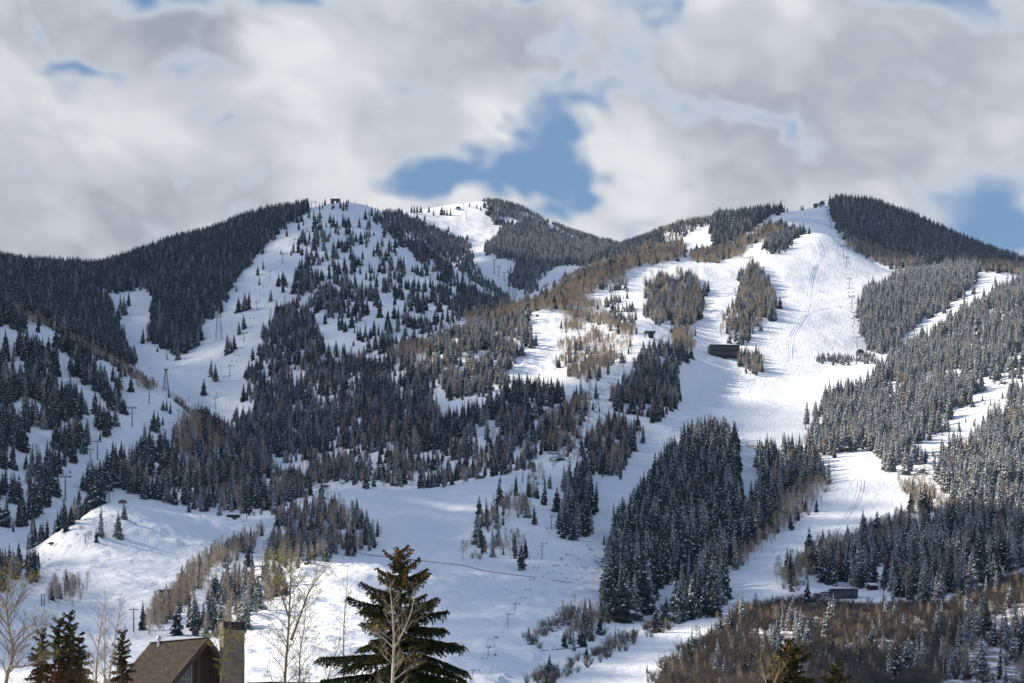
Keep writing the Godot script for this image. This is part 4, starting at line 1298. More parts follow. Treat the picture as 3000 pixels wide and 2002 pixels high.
func chair(p: Vector3, along: Vector3, k0: float, label: String, group: String):
	var t := base("chairlift_chair", p)
	t.scale = Vector3.ONE * k0
	along.y = 0.0
	t.rotation.y = atan2(along.x, along.z)
	t.scale = Vector3.ONE * k0
	var st := new_st()
	bar(st, Vector3(0, 0.1, 0), Vector3(0, -1.6, -0.1), 0.06, 5)
	bar(st, Vector3(-0.9, -1.6, -0.1), Vector3(0.9, -1.6, -0.1), 0.05, 5)
	for s in [-0.9, 0.9]:
		bar(st, Vector3(s, -1.6, -0.1), Vector3(s, -2.55, -0.2), 0.05, 5)
	part("hanger", done(st), M.dark_steel, t)
	st = new_st()
	box(st, Vector3(0, -2.55, 0.05), Vector3(1.9, 0.12, 0.55), Basis.IDENTITY, 0.03)
	part("seat", done(st), M.dark_steel, t)
	st = new_st()
	box(st, Vector3(0, -2.2, -0.25), Vector3(1.9, 0.6, 0.1), Basis(Vector3.RIGHT, -0.15), 0.03)
	part("backrest", done(st), M.dark_steel, t)
	tag(t, label, "chairlift chair", group)

func rope_line(called: String, ends: Array, label: String):
	# one haul rope per side through all towers, with its sag
	var t := base(called, ends[0][1])
	var org: Vector3 = t.position
	for s in [1, 2]:
		var pts := []
		for i in ends.size() - 1:
			var a: Vector3 = ends[i][s]
			var b: Vector3 = ends[i + 1][s]
			for k in 8:
				var f := k / 8.0
				pts.append(a.lerp(b, f) - Vector3(0, a.distance_to(b) * 0.03 * 4.0 * f * (1.0 - f), 0) - org)
		pts.append(ends[ends.size() - 1][s] - org)
		var rad := []
		for q in pts:
			rad.append(0.022)
		var st := new_st()
		tube(st, pts, rad, 4)
		part("strand", done(st), M.cable, t)
	tag(t, label, "cable")

func lattice(p: Vector3, h: float, w: float, label: String, red: bool):
	var t := base("lattice_tower", p)
	var corners := [Vector2(-1, -1), Vector2(1, -1), Vector2(1, 1), Vector2(-1, 1)]
	var top := w * 0.22
	var at := func(c: Vector2, f: float) -> Vector3:
		var k := lerpf(w, top, f) * 0.5
		return Vector3(c.x * k, f * h, c.y * k)
	for c in corners:
		var st := new_st()
		bar(st, at.call(c, -0.04), at.call(c, 1.0), 0.16, 5)
		part("leg", done(st), M.dark_steel, t)
	var n := 9
	for k in n:
		var f0 := float(k) / n
		var f1 := float(k + 1) / n
		var st2 := new_st()
		for i in 4:
			var c0: Vector2 = corners[i]
			var c1: Vector2 = corners[(i + 1) % 4]
			bar(st2, at.call(c0, f0), at.call(c1, f1), 0.075, 4)
			bar(st2, at.call(c1, f0), at.call(c0, f1), 0.075, 4)
			bar(st2, at.call(c0, f1), at.call(c1, f1), 0.075, 4)
		part("bracing", done(st2), M.rust if red and k < 4 else M.steel, t)
	var st3 := new_st()
	box(st3, Vector3(0, h + 0.35, 0), Vector3(w * 0.85, 0.6, w * 0.35), Basis.IDENTITY, 0.05)
	box(st3, Vector3(0, h - 0.8, 0), Vector3(w * 0.28, 2.2, w * 0.28))
	part("crosshead", done(st3), M.dark_steel, t)
	tag(t, label, "tower")

func build_lifts():
	for l in LIFTS:
		var feet := []
		for q in l[3]:
			var p := sight(q[0], q[1])
			feet.append([p, q[2] / F * -p.z])
		var ends := []
		for i in feet.size():
			var along: Vector3 = feet[mini(i + 1, feet.size() - 1)][0] - feet[maxi(i - 1, 0)][0]
			ends.append(lift_tower(feet[i][0], feet[i][1], along, "grey T-shaped lift tower, %s from the top, %s" % [ORDINAL[i], l[1]], l[2], 4.6 if l[4] else 3.6))
		if l[5] and ends.size() > 1:
			rope_line("haul_rope", ends, "thin steel haul rope strung between the towers " + l[1])
			if l[6] > 0.0:
				var count := 0
				for i in ends.size() - 1:
					for s in [1, 2]:
						var a: Vector3 = ends[i][s]
						var b: Vector3 = ends[i + 1][s]
						var k0: float = clampf((feet[i][1] + feet[i + 1][1]) / 26.0, 0.2, 1.0)
						var n := int(a.distance_to(b) / (l[6] * maxf(k0, 0.6)))
						for k in n:
							var f := (k + 0.5) / n
							chair(a.lerp(b, f) - Vector3(0, a.distance_to(b) * 0.12 * f * (1.0 - f), 0), b - a, k0, "%s chair hanging below the %s tower %s" % ["left" if upx(a) < upx(ends[i][3 - s]) else "right", ORDINAL[i], l[1]], "chairs hanging " + l[1])
							count += 1
	for q in LATTICES:
		var p2 := sight(q[0], q[1])
		lattice(p2, q[2] / F * -p2.z, q[3] / F * -p2.z, q[5], q[4] == 1)
	for q in POLES:
		var p3 := sight(q[0], q[1])
		var h: float = q[2] / F * -p3.z
		var t := base("wooden_pole" if q[3] == 0 else "radio_mast", p3)
		var st := new_st()
		tube(st, [Vector3(0, -0.6, 0), Vector3(0, h, 0)], [0.22, 0.14] if q[3] == 0 else [0.16, 0.1], 6)
		part("shaft", done(st), M.bark if q[3] == 0 else M.steel, t)
		st = new_st()
		if q[3] == 0:
			box(st, Vector3(0, h - 0.5, 0), Vector3(1.6, 0.16, 0.14))
			part("crossbar", done(st), M.bark, t)
		else:
			for k in 5:
				box(st, Vector3(0, h * (0.5 + 0.1 * k), 0), Vector3(1.6 - 0.2 * k, 0.14, 0.14))
			part("antenna", done(st), M.steel, t)
		tag(t, q[4], "pole")

# ---------------------------------------------------------------- buildings, huts, rocks, a skier
func hut(called: String, at_: Vector3, size: Vector3, turn: float, style: String, wall: Material, label: String, category := "building") -> Node3D:
	var t := base(called, at_, turn)
	var h := size * 0.5
	var st := new_st()
	if style == "barrel":
		# rounded terminal hood on a base
		box(st, Vector3(0, size.y * 0.18, 0), Vector3(size.x * 0.8, size.y * 0.36, size.z * 0.7), Basis.IDENTITY, 0.1)
		part("machine_base", done(st), M.pale_wall, t)
		st = new_st()
		st.set_smooth_group(0)
		var prof := []
		for k in 9:
			var a := PI * k / 8.0
			prof.append(Vector2(-cos(a) * h.x, size.y * 0.36 + sin(a) * size.y * 0.62))
		for k in 8:
			quad(st, Vector3(prof[k].x, prof[k].y, h.z), Vector3(prof[k].x, prof[k].y, -h.z), Vector3(prof[k + 1].x, prof[k + 1].y, -h.z), Vector3(prof[k + 1].x, prof[k + 1].y, h.z))
		st.set_smooth_group(-1)
		for k in range(1, 8):
			for z in [h.z, -h.z]:
				tri(st, Vector3(prof[0].x, prof[0].y, z), Vector3(prof[k].x, prof[k].y, z), Vector3(prof[k + 1].x, prof[k + 1].y, z))
		quad(st, Vector3(-h.x, size.y * 0.36, h.z), Vector3(h.x, size.y * 0.36, h.z), Vector3(h.x, size.y * 0.36, -h.z), Vector3(-h.x, size.y * 0.36, -h.z))
		part("hood", done(st), wall, t)
		st = new_st()
		box(st, Vector3(0, size.y * 0.5, h.z + 0.03), Vector3(size.x * 0.62, size.y * 0.16, 0.06))
		part("window", done(st), M.dark_glass, t)
		for s in [-1.0, 1.0]:
			st = new_st()
			box(st, Vector3(s * h.x * 0.85, size.y * 0.18, 0), Vector3(0.35, size.y * 0.4, 0.35))
			part("column", done(st), M.steel, t)
	elif style == "frame":
		# open steel station: deck on posts, cabin and roof
		for sx in [-1.0, 1.0]:
			for sz in [-1.0, 1.0]:
				st = new_st()
				box(st, Vector3(sx * h.x * 0.85, size.y * 0.4, sz * h.z * 0.8), Vector3(0.4, size.y * 0.84, 0.4))
				part("post", done(st), M.dark_steel, t)
		st = new_st()
		box(st, Vector3(0, size.y * 0.82, 0), Vector3(size.x, size.y * 0.1, size.z), Basis.IDENTITY, 0.05)
		part("roof", done(st), M.dark_steel, t)
		st = new_st()
		box(st, Vector3(0, size.y * 0.93, 0), Vector3(size.x * 0.97, size.y * 0.1, size.z * 0.95), Basis.IDENTITY, 0.15)
		part("roof_snow", done(st), M.snow, t)
		st = new_st()
		box(st, Vector3(h.x * 0.25, size.y * 0.36, 0), Vector3(size.x * 0.4, size.y * 0.6, size.z * 0.5), Basis.IDENTITY, 0.05)
		var cab := part("cabin", done(st), wall, t)
		st = new_st()
		box(st, Vector3(h.x * 0.25, size.y * 0.45, size.z * 0.25 + 0.03), Vector3(size.x * 0.26, size.y * 0.2, 0.06))
		part("window", done(st), M.dark_glass, cab)
		st = new_st()
		tube(st, [Vector3(-h.x * 0.35, size.y * 0.66, 0), Vector3(-h.x * 0.35, size.y * 0.72, 0)], [size.z * 0.42, size.z * 0.42], 16)
		part("bullwheel", done(st), M.steel, t)
	else:
		box(st, Vector3(0, h.y, 0), size, Basis.IDENTITY, 0.05)
		part("wall", done(st), wall, t)
		st = new_st()
		if style == "gable":
			var rh := size.y * 0.45
			var e := h.x + 0.5
			var f := h.z + 0.6
			for s in [-1.0, 1.0]:
				var slope := new_st()
				quad(slope, Vector3(-e, size.y - 0.2, s * f), Vector3(e, size.y - 0.2, s * f), Vector3(e, size.y + rh, 0), Vector3(-e, size.y + rh, 0))
				quad(slope, Vector3(-e, size.y + 0.1, s * f), Vector3(-e, size.y + rh + 0.3, 0), Vector3(e, size.y + rh + 0.3, 0), Vector3(e, size.y + 0.1, s * f))
				quad(slope, Vector3(-e, size.y - 0.2, s * f), Vector3(-e, size.y + 0.1, s * f), Vector3(e, size.y + 0.1, s * f), Vector3(e, size.y - 0.2, s * f))
				for q in [-e, e]:
					quad(slope, Vector3(q, size.y - 0.2, s * f), Vector3(q, size.y + rh, 0), Vector3(q, size.y + rh + 0.3, 0), Vector3(q, size.y + 0.1, s * f))
				part("roof", done(slope), M.snow, t)
			for q2 in [-h.x, h.x]:
				tri(st, Vector3(q2, size.y, -h.z), Vector3(q2, size.y, h.z), Vector3(q2, size.y + rh * 0.92, 0))
			part("gable_end", done(st), wall, t)
		else:
			box(st, Vector3(0, size.y + 0.18, 0), Vector3(size.x + 0.9, 0.36, size.z + 0.9), Basis.IDENTITY, 0.05)
			var rf := part("roof", done(st), M.dark_steel, t)
			st = new_st()
			box(st, Vector3(0, size.y + 0.55, 0), Vector3(size.x + 0.7, 0.38, size.z + 0.7), Basis.IDENTITY, 0.15)
			part("snow", done(st), M.snow, rf)
		var nwin := int(size.x / 2.6)
		var rows_ := 2 if size.y > 6.0 else 1
		for j in rows_:
			for i in nwin:
				st = new_st()
				var c := Vector3(-h.x + (i + 0.5) * size.x / nwin, size.y * (0.55 if rows_ == 1 else 0.27 + 0.46 * j), h.z + 0.02)
				box(st, c, Vector3(size.x / nwin * 0.72, size.y * (0.36 if rows_ == 1 else 0.24), 0.1))
				var w := part("window", done(st), M.frame, t)
				st = new_st()
				box(st, c + Vector3(0, 0, 0.06), Vector3(size.x / nwin * 0.6, size.y * (0.28 if rows_ == 1 else 0.19), 0.06))
				part("pane", done(st), M.dark_glass, w)
	tag(t, label, category)
	return t

func boulder(p: Vector3, s: Vector3, m: Material, label: String, seed_: int):
	var g := RandomNumberGenerator.new()
	g.seed = seed_
	var t := base("rock_outcrop", p, g.randf() * TAU)
	var st := new_st()
	var sn := new_st()
	var n := 9
	var rows := []
	for j in 6:
		var a := PI * 0.5 * j / 5.0
		var row := []
		for i in n:
			var b := TAU * i / n
			var k := g.randf_range(0.55, 1.3)
			row.append(Vector3(cos(a) * cos(b) * s.x * k, (sin(a) * g.randf_range(0.5, 1.0) - 0.25) * s.y, cos(a) * sin(b) * s.z * k))
		rows.append(row)
	for j in 5:
		for i in n:
			var i2 := (i + 1) % n
			quad(st, rows[j][i], rows[j][i2], rows[j + 1][i2], rows[j + 1][i])
			if j > 2:
				var up := Vector3(0, 0.12 * s.y, 0)
				quad(sn, rows[j][i] + up, rows[j][i2] + up, rows[j + 1][i2] + up, rows[j + 1][i] + up)
	part("rock", done(st), m, t)
	part("snow_cap", done(sn), M.snow, t)
	tag(t, label, "rock")

func build_buildings():
	M.dark_wood = mat(Color(0.035, 0.028, 0.026), 0.85)
	M.pale_wall = mat(Color(0.55, 0.56, 0.57), 0.7)
	M.hood = mat(Color(0.05, 0.055, 0.06), 0.45, 0.2)
	M.dark_glass = mat(Color(0.02, 0.025, 0.03), 0.15, 0.0, 0.6)
	M.frame = mat(Color(0.07, 0.06, 0.055), 0.7)
	M.slate_blue = mat(Color(0.045, 0.06, 0.085), 0.7)
	M.red_rock = mat(Color(0.17, 0.085, 0.06), 0.95)
	M.grey_rock = mat(Color(0.10, 0.085, 0.075), 0.95)
	for q in HUTS:
		var p := sight(q[0], q[1], q[9])
		var k := -p.z / F
		hut(q[5], p - Vector3(0, 0.4, 0), Vector3(q[2] * k, q[3] * k + 0.4, q[4]), deg_to_rad(q[8]), q[6], M[q[7]], q[10], q[11])
	for i in ROCKS.size():
		var q2: Array = ROCKS[i]
		var p2 := sight(q2[0], q2[1])
		var k2 := -p2.z / F
		boulder(p2, Vector3(q2[2] * k2, q2[3] * k2, q2[2] * k2 * 0.7), M.red_rock if q2[4] == 1 else M.grey_rock, q2[5], 500 + i)
	skier(sight(1766.8, 857.5, 900.0))

func skier(p: Vector3):
	# one lofted body: two legs, trunk, two arms, head
	var t := base("person", p, 0.6)
	var st := new_st()
	for s in [-1.0, 1.0]:
		tube(st, [Vector3(s * 0.12, 0.06, 0.02), Vector3(s * 0.13, 0.45, 0.1), Vector3(s * 0.1, 0.88, -0.05)], [0.07, 0.085, 0.11], 8)
		tube(st, [Vector3(s * 0.2, 1.36, -0.02), Vector3(s * 0.32, 1.1, 0.04), Vector3(s * 0.28, 0.92, 0.26)], [0.07, 0.06, 0.045], 7)
		for k in 5:
			tube(st, [Vector3(s * 0.28 + (k - 2) * 0.018, 0.92, 0.26), Vector3(s * 0.28 + (k - 2) * 0.018, 0.89, 0.33 - absf(k - 2) * 0.015)], [0.012, 0.009], 4)
	tube(st, [Vector3(0, 0.82, -0.05), Vector3(0, 1.1, -0.02), Vector3(0, 1.4, 0), Vector3(0, 1.5, 0.02)], [0.17, 0.18, 0.2, 0.07], 10)
	tube(st, [Vector3(0, 1.48, 0.02), Vector3(0, 1.58, 0.03), Vector3(0, 1.68, 0.03), Vector3(0, 1.76, 0.02)], [0.06, 0.1, 0.1, 0.05], 9)
	part("body", done(st), M.dark_steel, t)
	for s in [-1.0, 1.0]:
		st = new_st()
		box(st, Vector3(s * 0.14, 0.02, 0.05), Vector3(0.1, 0.03, 1.7), Basis.IDENTITY, 0.01)
		part("ski", done(st), M.dark_steel, t)
		st = new_st()
		bar(st, Vector3(s * 0.29, 0.95, 0.3), Vector3(s * 0.36, 0.0, 0.1), 0.012, 4)
		part("ski_pole", done(st), M.dark_steel, t)
	tag(t, "tiny skier in dark clothing standing on the white run", "person")

# ---------------------------------------------------------------- foreground: house, garden trees
const FLOOR := -6.2

func spot(u: float, v: float, dist: float) -> Vector3:
	return Vector3((u - CU) / F * dist, (HZ - v) / F * dist, -dist)

func tuft(st: SurfaceTool, p: Vector3, d: Vector3, len: float, g: RandomNumberGenerator):
	var dir := (d + Vector3(g.randf_range(-0.8, 0.8), g.randf_range(-0.8, 0.6), g.randf_range(-0.8, 0.8))).normalized()
	var side := dir.cross(Vector3(g.randf_range(-1, 1), g.randf_range(-1, 1), g.randf_range(-1, 1))).normalized() * len * 0.27
	tri(st, p - side, p + side, p + dir * len)

func garden_spruce(called: String, tip: Vector3, spread: float, seen: float, count: int, seed_: int, cones: int, label: String, group: String):
	# tip: top of the leader; spread: branch length per metre below it; seen: depth of dense modelling below the tip
	var g := RandomNumberGenerator.new()
	g.seed = seed_
	var h := tip.y - FLOOR
	var t := base(called, Vector3(tip.x, FLOOR, tip.z))
	var st := new_st()
	tube(st, [Vector3(0, -0.3, 0), Vector3(0, h * 0.5, 0), Vector3(0, h - 0.05, 0)], [h * 0.018, h * 0.012, 0.012], 8)
	part("trunk", done(st), M.bark, t)
	var cone_st := new_st()
	var cone_n := 0
	for b in count:
		var f := (b + g.randf() * 0.7) / count
		var below := 0.1 + seen * pow(f, 0.85)
		var a := b * 2.39996 + g.randf_range(-0.35, 0.35)
		var out := Vector3(cos(a), 0, sin(a))
		var len := spread * pow(below, 0.88) * (g.randf_range(0.8, 1.2) if g.randf() > 0.35 else g.randf_range(0.4, 0.7)) + 0.12
		var rise := lerpf(0.65, 0.12, minf(f * 2.2, 1.0)) + g.randf_range(-0.15, 0.15)
		var sag := lerpf(0.15, 0.55, minf(f * 1.6, 1.0)) * g.randf_range(0.8, 1.2)
		var root := Vector3(0, h - below, 0)
		var spine := []
		var seg := maxi(4, int(len / 0.1))
		for k in seg + 1:
			var q := float(k) / seg
			spine.append(root + out * len * q + Vector3(0, len * (rise * q - sag * q * q + 0.22 * q * q * q), 0))
		st = new_st()
		var rad := []
		for k in spine.size():
			rad.append(lerpf(0.012 + len * 0.009, 0.004, float(k) / seg))
		st.set_color(Color(0.11, 0.085, 0.06))
		tube(st, spine, rad, 4)
		var shade := g.randf_range(0.75, 1.25)
		var green := Color(0.080, 0.080, 0.028).lerp(Color(0.052, 0.062, 0.032), g.randf()) * shade
		for k in range(1, spine.size()):
			var q2 := float(k) / seg
			var here: Vector3 = spine[k]
			var along: Vector3 = (spine[k] - spine[k - 1]).normalized()
			var flat := along.cross(Vector3.UP).normalized()
			st.set_color(green * g.randf_range(0.8, 1.2))
			for m in 9:
				tuft(st, here, along, 0.11, g)
			if q2 < 0.12 and len > 0.8:
				continue
			for s in [-1.0, 1.0]:
				var tl := clampf(len * 0.42 * (1.0 - q2 * 0.75), 0.08, 0.8) * g.randf_range(0.65, 1.2)
				var td: Vector3 = (along * 0.7 + flat * s * g.randf_range(0.5, 1.0) + Vector3(0, -0.28, 0)).normalized()
				var steps := maxi(1, int(tl / 0.05))
				for m in steps:
					var w := (m + 1.0) / steps
					var p: Vector3 = here + td * tl * w + Vector3(0, -0.32 * tl * w * w, 0)
					st.set_color(green * g.randf_range(0.75, 1.3))
					for z in 5:
						tuft(st, p, td, 0.1, g)
			# hanging sprays under the branch
			if g.randf() < 0.9:
				var hl := g.randf_range(0.1, 0.42) * minf(1.0, len)
				for m in int(hl / 0.045) + 1:
					st.set_color(green * g.randf_range(0.6, 1.0))
					for z in 4:
						tuft(st, here + Vector3(g.randf_range(-0.03, 0.03), -0.045 * m, g.randf_range(-0.03, 0.03)), Vector3(0, -1, 0), 0.075, g)
			if cones > 0 and g.randf() < (0.75 if f < 0.25 else 0.10) and q2 > 0.35 and cone_n < cones:
				for z in (3 if f < 0.22 else 1):
					cone_n += 1
					var cp: Vector3 = here + Vector3(g.randf_range(-0.08, 0.08), -0.03, g.randf_range(-0.08, 0.08))
					cone_st.set_color(Color(0.25, 0.125, 0.055) * g.randf_range(0.7, 1.3))
					tube(cone_st, [cp, cp + Vector3(0.006, -0.05, 0), cp + Vector3(0.01, -0.11, 0.01), cp + Vector3(0.01, -0.13, 0.01)], [0.012, 0.026, 0.02, 0.004], 5)
		part("branch", done(st), M.twig, t)
	# short inner shoots that close the crown round the trunk
	var core := new_st()
	for k in int(seen * 130.0):
		var dn := 0.15 + seen * pow(g.randf(), 0.7)
		var aa := g.randf() * TAU
		var rr := spread * dn * 0.4 * sqrt(g.randf())
		var cpos := Vector3(cos(aa) * rr, h - dn - rr * 0.1, sin(aa) * rr)
		core.set_color(Color(0.058, 0.062, 0.028) * g.randf_range(0.6, 1.2))
		for z in 4:
			tuft(core, cpos, Vector3(cos(aa), -0.3, sin(aa)), 0.12, g)
	tag(part("inner_foliage", done(core), M.twig, t), "", "", "", "stuff")
	if cone_n > 0:
		var cs := part("cones", done(cone_st), M.twig, t)
		cs.set_meta("kind", "stuff")
	tag(t, label, "spruce", group)

func twigs(st: SurfaceTool, p: Vector3, d: Vector3, len: float, r: float, depth: int, g: RandomNumberGenerator, bark: Color, bud: Color, buds: float):
	var q := p + d * len
	var bend := Vector3(g.randf_range(-0.12, 0.12), g.randf_range(0.0, 0.12), g.randf_range(-0.12, 0.12)) * len
	st.set_color(bark * g.randf_range(0.8, 1.2))
	if r > 0.006:
		tube(st, [p, p.lerp(q, 0.5) + bend, q], [r, r * 0.75, r * 0.5], 4)
	else:
		sliver(st, p, p.lerp(q, 0.55) + bend, r, g)
		sliver(st, p.lerp(q, 0.5) + bend, q, r * 0.8, g)
	if depth <= 0:
		if g.randf() < buds:
			st.set_color(bud * g.randf_range(0.7, 1.25))
			for k in 2:
				var o := q + Vector3(g.randf_range(-0.03, 0.03), g.randf_range(-0.03, 0.03), g.randf_range(-0.03, 0.03))
				sliver(st, o, o + Vector3(g.randf_range(-0.06, 0.06), g.randf_range(-0.02, 0.07), g.randf_range(-0.06, 0.06)), 0.016, g)
		return
	var n := 4 if depth > 1 else 5
	for k in n:
		var f := 0.25 + 0.75 * (k + g.randf()) / n
		var o2 := p.lerp(q, minf(f, 1.0)) + bend * 0.8
		var nd := (d * g.randf_range(0.5, 0.95) + Vector3(g.randf_range(-0.75, 0.75), g.randf_range(-0.12, 0.55), g.randf_range(-0.75, 0.75))).normalized()
		twigs(st, o2, nd, len * g.randf_range(0.4, 0.62), r * 0.5, depth - 1, g, bark, bud, buds)

func garden_tree(called: String, dist: float, stems: Array, width: float, limbs: int, seed_: int, bark: Color, twig_c: Color, bud: Color, buds: float, label: String):
	# stems: each [radius, u, v, u, v, ...] from below the frame up to its tip
	var g := RandomNumberGenerator.new()
	g.seed = seed_
	var foot := spot(stems[0][1], stems[0][2], dist)
	var t := base(called, Vector3(foot.x, FLOOR, foot.z))
	var org := t.position
	var bm := mat(bark, 0.85)
	for s in stems:
		var pts := []
		var first := spot(s[1], s[2], dist) - org
		if s[0] > 0.0 and s[2] > 1550.0:
			pts.append(Vector3(first.x * 0.3, -0.3, 0))
			pts.append(Vector3(first.x * 0.8, first.y * 0.6, 0))
		for k in range(1, s.size() - 1, 2):
			var p := spot(s[k], s[k + 1], dist) - org
			p.z = g.randf_range(-0.25, 0.25) * (0.0 if k == 1 else 1.0)
			pts.append(p)
		# round off the corners
		var fine := []
		for k in pts.size() - 1:
			for m in 3:
				var a: Vector3 = pts[maxi(k - 1, 0)]
				var b: Vector3 = pts[k]
				var c: Vector3 = pts[k + 1]
				var d: Vector3 = pts[mini(k + 2, pts.size() - 1)]
				fine.append(b.cubic_interpolate(c, a, d, m / 3.0))
		fine.append(pts[pts.size() - 1])
		var rad := []
		for k in fine.size():
			rad.append(absf(s[0]) * lerpf(1.0, 0.12, pow(float(k) / (fine.size() - 1), 0.8)))
		var st := new_st()
		tube(st, fine, rad, 8)
		part("trunk" if s[0] > 0.0 else "limb", done(st), bm, t)
		var n: int = limbs if s[0] > 0.0 else int(limbs * 0.6)
		for k in n:
			var f := 0.28 + 0.72 * (k + g.randf()) / n
			var fi := minf(f * (fine.size() - 1), fine.size() - 1.001)
			var o: Vector3 = fine[int(fi)].lerp(fine[int(fi) + 1], fi - int(fi))
			var up: Vector3 = (fine[int(fi) + 1] - fine[int(fi)]).normalized()
			var a2 := k * 2.39996 + g.randf()
			var dir := (up * g.randf_range(0.55, 1.0) + Vector3(cos(a2), 0.1, sin(a2)) * g.randf_range(0.6, 0.95)).normalized()
			st = new_st()
			twigs(st, o, dir, width * lerpf(1.0, 0.4, f) * g.randf_range(0.6, 1.15), maxf(0.006, absf(s[0]) * lerpf(0.28, 0.09, f)), 3 if f < 0.8 else 2, g, twig_c, bud, buds)
			part("branch", done(st), M.twig, t)
	tag(t, label, "tree")

func garden_shrub(p: Vector3, h: float, w: float, c: Color, seed_: int, label: String):
	var g := RandomNumberGenerator.new()
	g.seed = seed_
	var t := base("garden_shrub", p)
	var st := new_st()
	var none := Color(0, 0, 0)
	for k in 26:
		var a := g.randf() * TAU
		var d := Vector3(cos(a) * g.randf() * w, h, sin(a) * g.randf() * w).normalized()
		twigs(st, Vector3(cos(a), 0, sin(a)) * 0.2 * w, d, h * g.randf_range(0.4, 0.7), 0.014, 3, g, c * g.randf_range(0.75, 1.25), none, 0.0)
	part("stems", done(st), M.twig, t)
	tag(t, label, "shrub")

func build_house():
	M.shingle = mat(Color(1, 1, 1), 0.95, 0.0, 0.1)
	M.shingle.vertex_color_use_as_albedo = true
	M.siding = mat(Color(0.055, 0.042, 0.036), 0.8)
	M.trim = mat(Color(0.075, 0.06, 0.05), 0.75)
	M.masonry_a = mat(Color(0.235, 0.20, 0.16), 0.95)
	M.masonry_b = mat(Color(0.19, 0.165, 0.138), 0.95)
	M.masonry_c = mat(Color(0.28, 0.24, 0.19), 0.95)
	M.mortar = mat(Color(0.22, 0.20, 0.175), 0.95)
	M.glass = mat(Color(0.05, 0.06, 0.07), 0.06, 0.0, 0.9)
	M.window_frame = mat(Color(0.30, 0.29, 0.27), 0.6)
	M.silver = mat(Color(0.6, 0.6, 0.6), 0.35, 0.8)
	var r := Vector3(0.616, 0, 0.788)
	var s := Vector3(-0.788, 0, 0.616)
	var t := Node3D.new()
	t.name = "house"
	add_child(t)
	t.transform = Transform3D(Basis(r, Vector3.UP, s), Vector3(-18.51, FLOOR, -90.0))
	var ya := 10.85
	var ln := 8.17
	var k := 1.137
	var run := 4.6
	var slope := sqrt(1.0 + k * k)
	# roof deck, two slabs
	for sd in [-1.0, 1.0]:
		var st := new_st()
		var a := Vector3(0, ya, 0)
		var e := Vector3(0, ya - run * k, sd * run)
		var dn := Vector3(0, -0.22 * slope, 0)
		var x := Vector3(-ln, 0, 0)
		quad(st, a, e, e + x, a + x)
		quad(st, a + dn, a + x + dn, e + x + dn, e + dn)
		quad(st, e, e + dn, e + x + dn, e + x)
		quad(st, a, a + dn, e + dn, e)
		quad(st, a + x, e + x, e + x + dn, a + x + dn)
		var deck := part("roof", done(st), M.trim, t)
		# shingle courses
		st = new_st()
		var g := RandomNumberGenerator.new()
		g.seed = 61 + int(sd)
		var n := 46
		for j in n:
			var z0 := run * j / n
			var z1 := run * (j + 1.25) / n
			var xx := -ln - g.randf() * 0.2
			while xx < 0.03:
				var w := g.randf_range(0.16, 0.34)
				var x1 := minf(xx + w - 0.012, 0.04)
				var x0 := maxf(xx, -ln - 0.03)
				var th := g.randf_range(0.012, 0.03)
				var lift := 0.012
				var za := z0
				var zb := z1 + g.randf_range(-0.015, 0.015)
				var c := Color(0.080, 0.067, 0.055).lerp(Color(0.052, 0.045, 0.039), g.randf()) * g.randf_range(0.8, 1.2)
				st.set_color(c)
				if x1 > x0 + 0.02:
					var p0 := Vector3(x0, ya - za * k + lift, sd * za)
					var p1 := Vector3(x1, ya - za * k + lift, sd * za)
					var p2 := Vector3(x1, ya - zb * k + lift + th * 2.0, sd * zb)
					var p3 := Vector3(x0, ya - zb * k + lift + th * 2.0, sd * zb)
					quad(st, p0, p3, p2, p1)
					var dd := Vector3(0, -th * 2.0, 0)
					quad(st, p3, p3 + dd, p2 + dd, p2)
				xx += w
		var sh := part("shingles", done(st), M.shingle, deck)
		sh.set_meta("kind", "stuff")
		# rake board on the gable edge
		st = new_st()
		var up := Vector3(0, 0.05, 0)
		var rd := Vector3(0, -0.42, 0)
		var w2 := Vector3(0.09, 0, 0)
		quad(st, a + up + w2, e + up + w2, e + rd + w2, a + rd + w2)
		quad(st, a + up, a + up + w2, e + up + w2, e + up)
		quad(st, a + rd, e + rd, e + rd + w2, a + rd + w2)
		part("rake_board", done(st), M.trim, t)
		# long wall under the eave
		st = new_st()
		box(st, Vector3(-ln * 0.5, (ya - run * k) * 0.5, sd * (run - 0.5)), Vector3(ln - 0.9, ya - run * k, 0.25))
		part("wall", done(st), M.siding, t)
	# ridge cap
	var rc := new_st()
	for j in 28:
		var x2 := -ln + ln * j / 28.0
		box(rc, Vector3(x2 + 0.15, ya + 0.03, 0), Vector3(0.31, 0.05, 0.3), Basis(Vector3.FORWARD, 0.03), 0.01)
	part("ridge_cap", done(rc), M.trim, t)
	# gable walls: a backing and vertical boards
	var gw := new_st()
	for x3 in [-0.6, -ln + 0.5]:
		tri(gw, Vector3(x3, ya - 0.35, 0), Vector3(x3, ya - (run - 0.4) * k - 0.3, -(run - 0.4)), Vector3(x3, ya - (run - 0.4) * k - 0.3, run - 0.4))
		quad(gw, Vector3(x3, ya - (run - 0.4) * k - 0.3, run - 0.4), Vector3(x3, ya - (run - 0.4) * k - 0.3, -(run - 0.4)), Vector3(x3, 0, -(run - 0.4)), Vector3(x3, 0, run - 0.4))
	part("gable_wall", done(gw), M.siding, t)
	var bw := 0.29
	var bi := 0
	var z4 := -(run - 0.45)
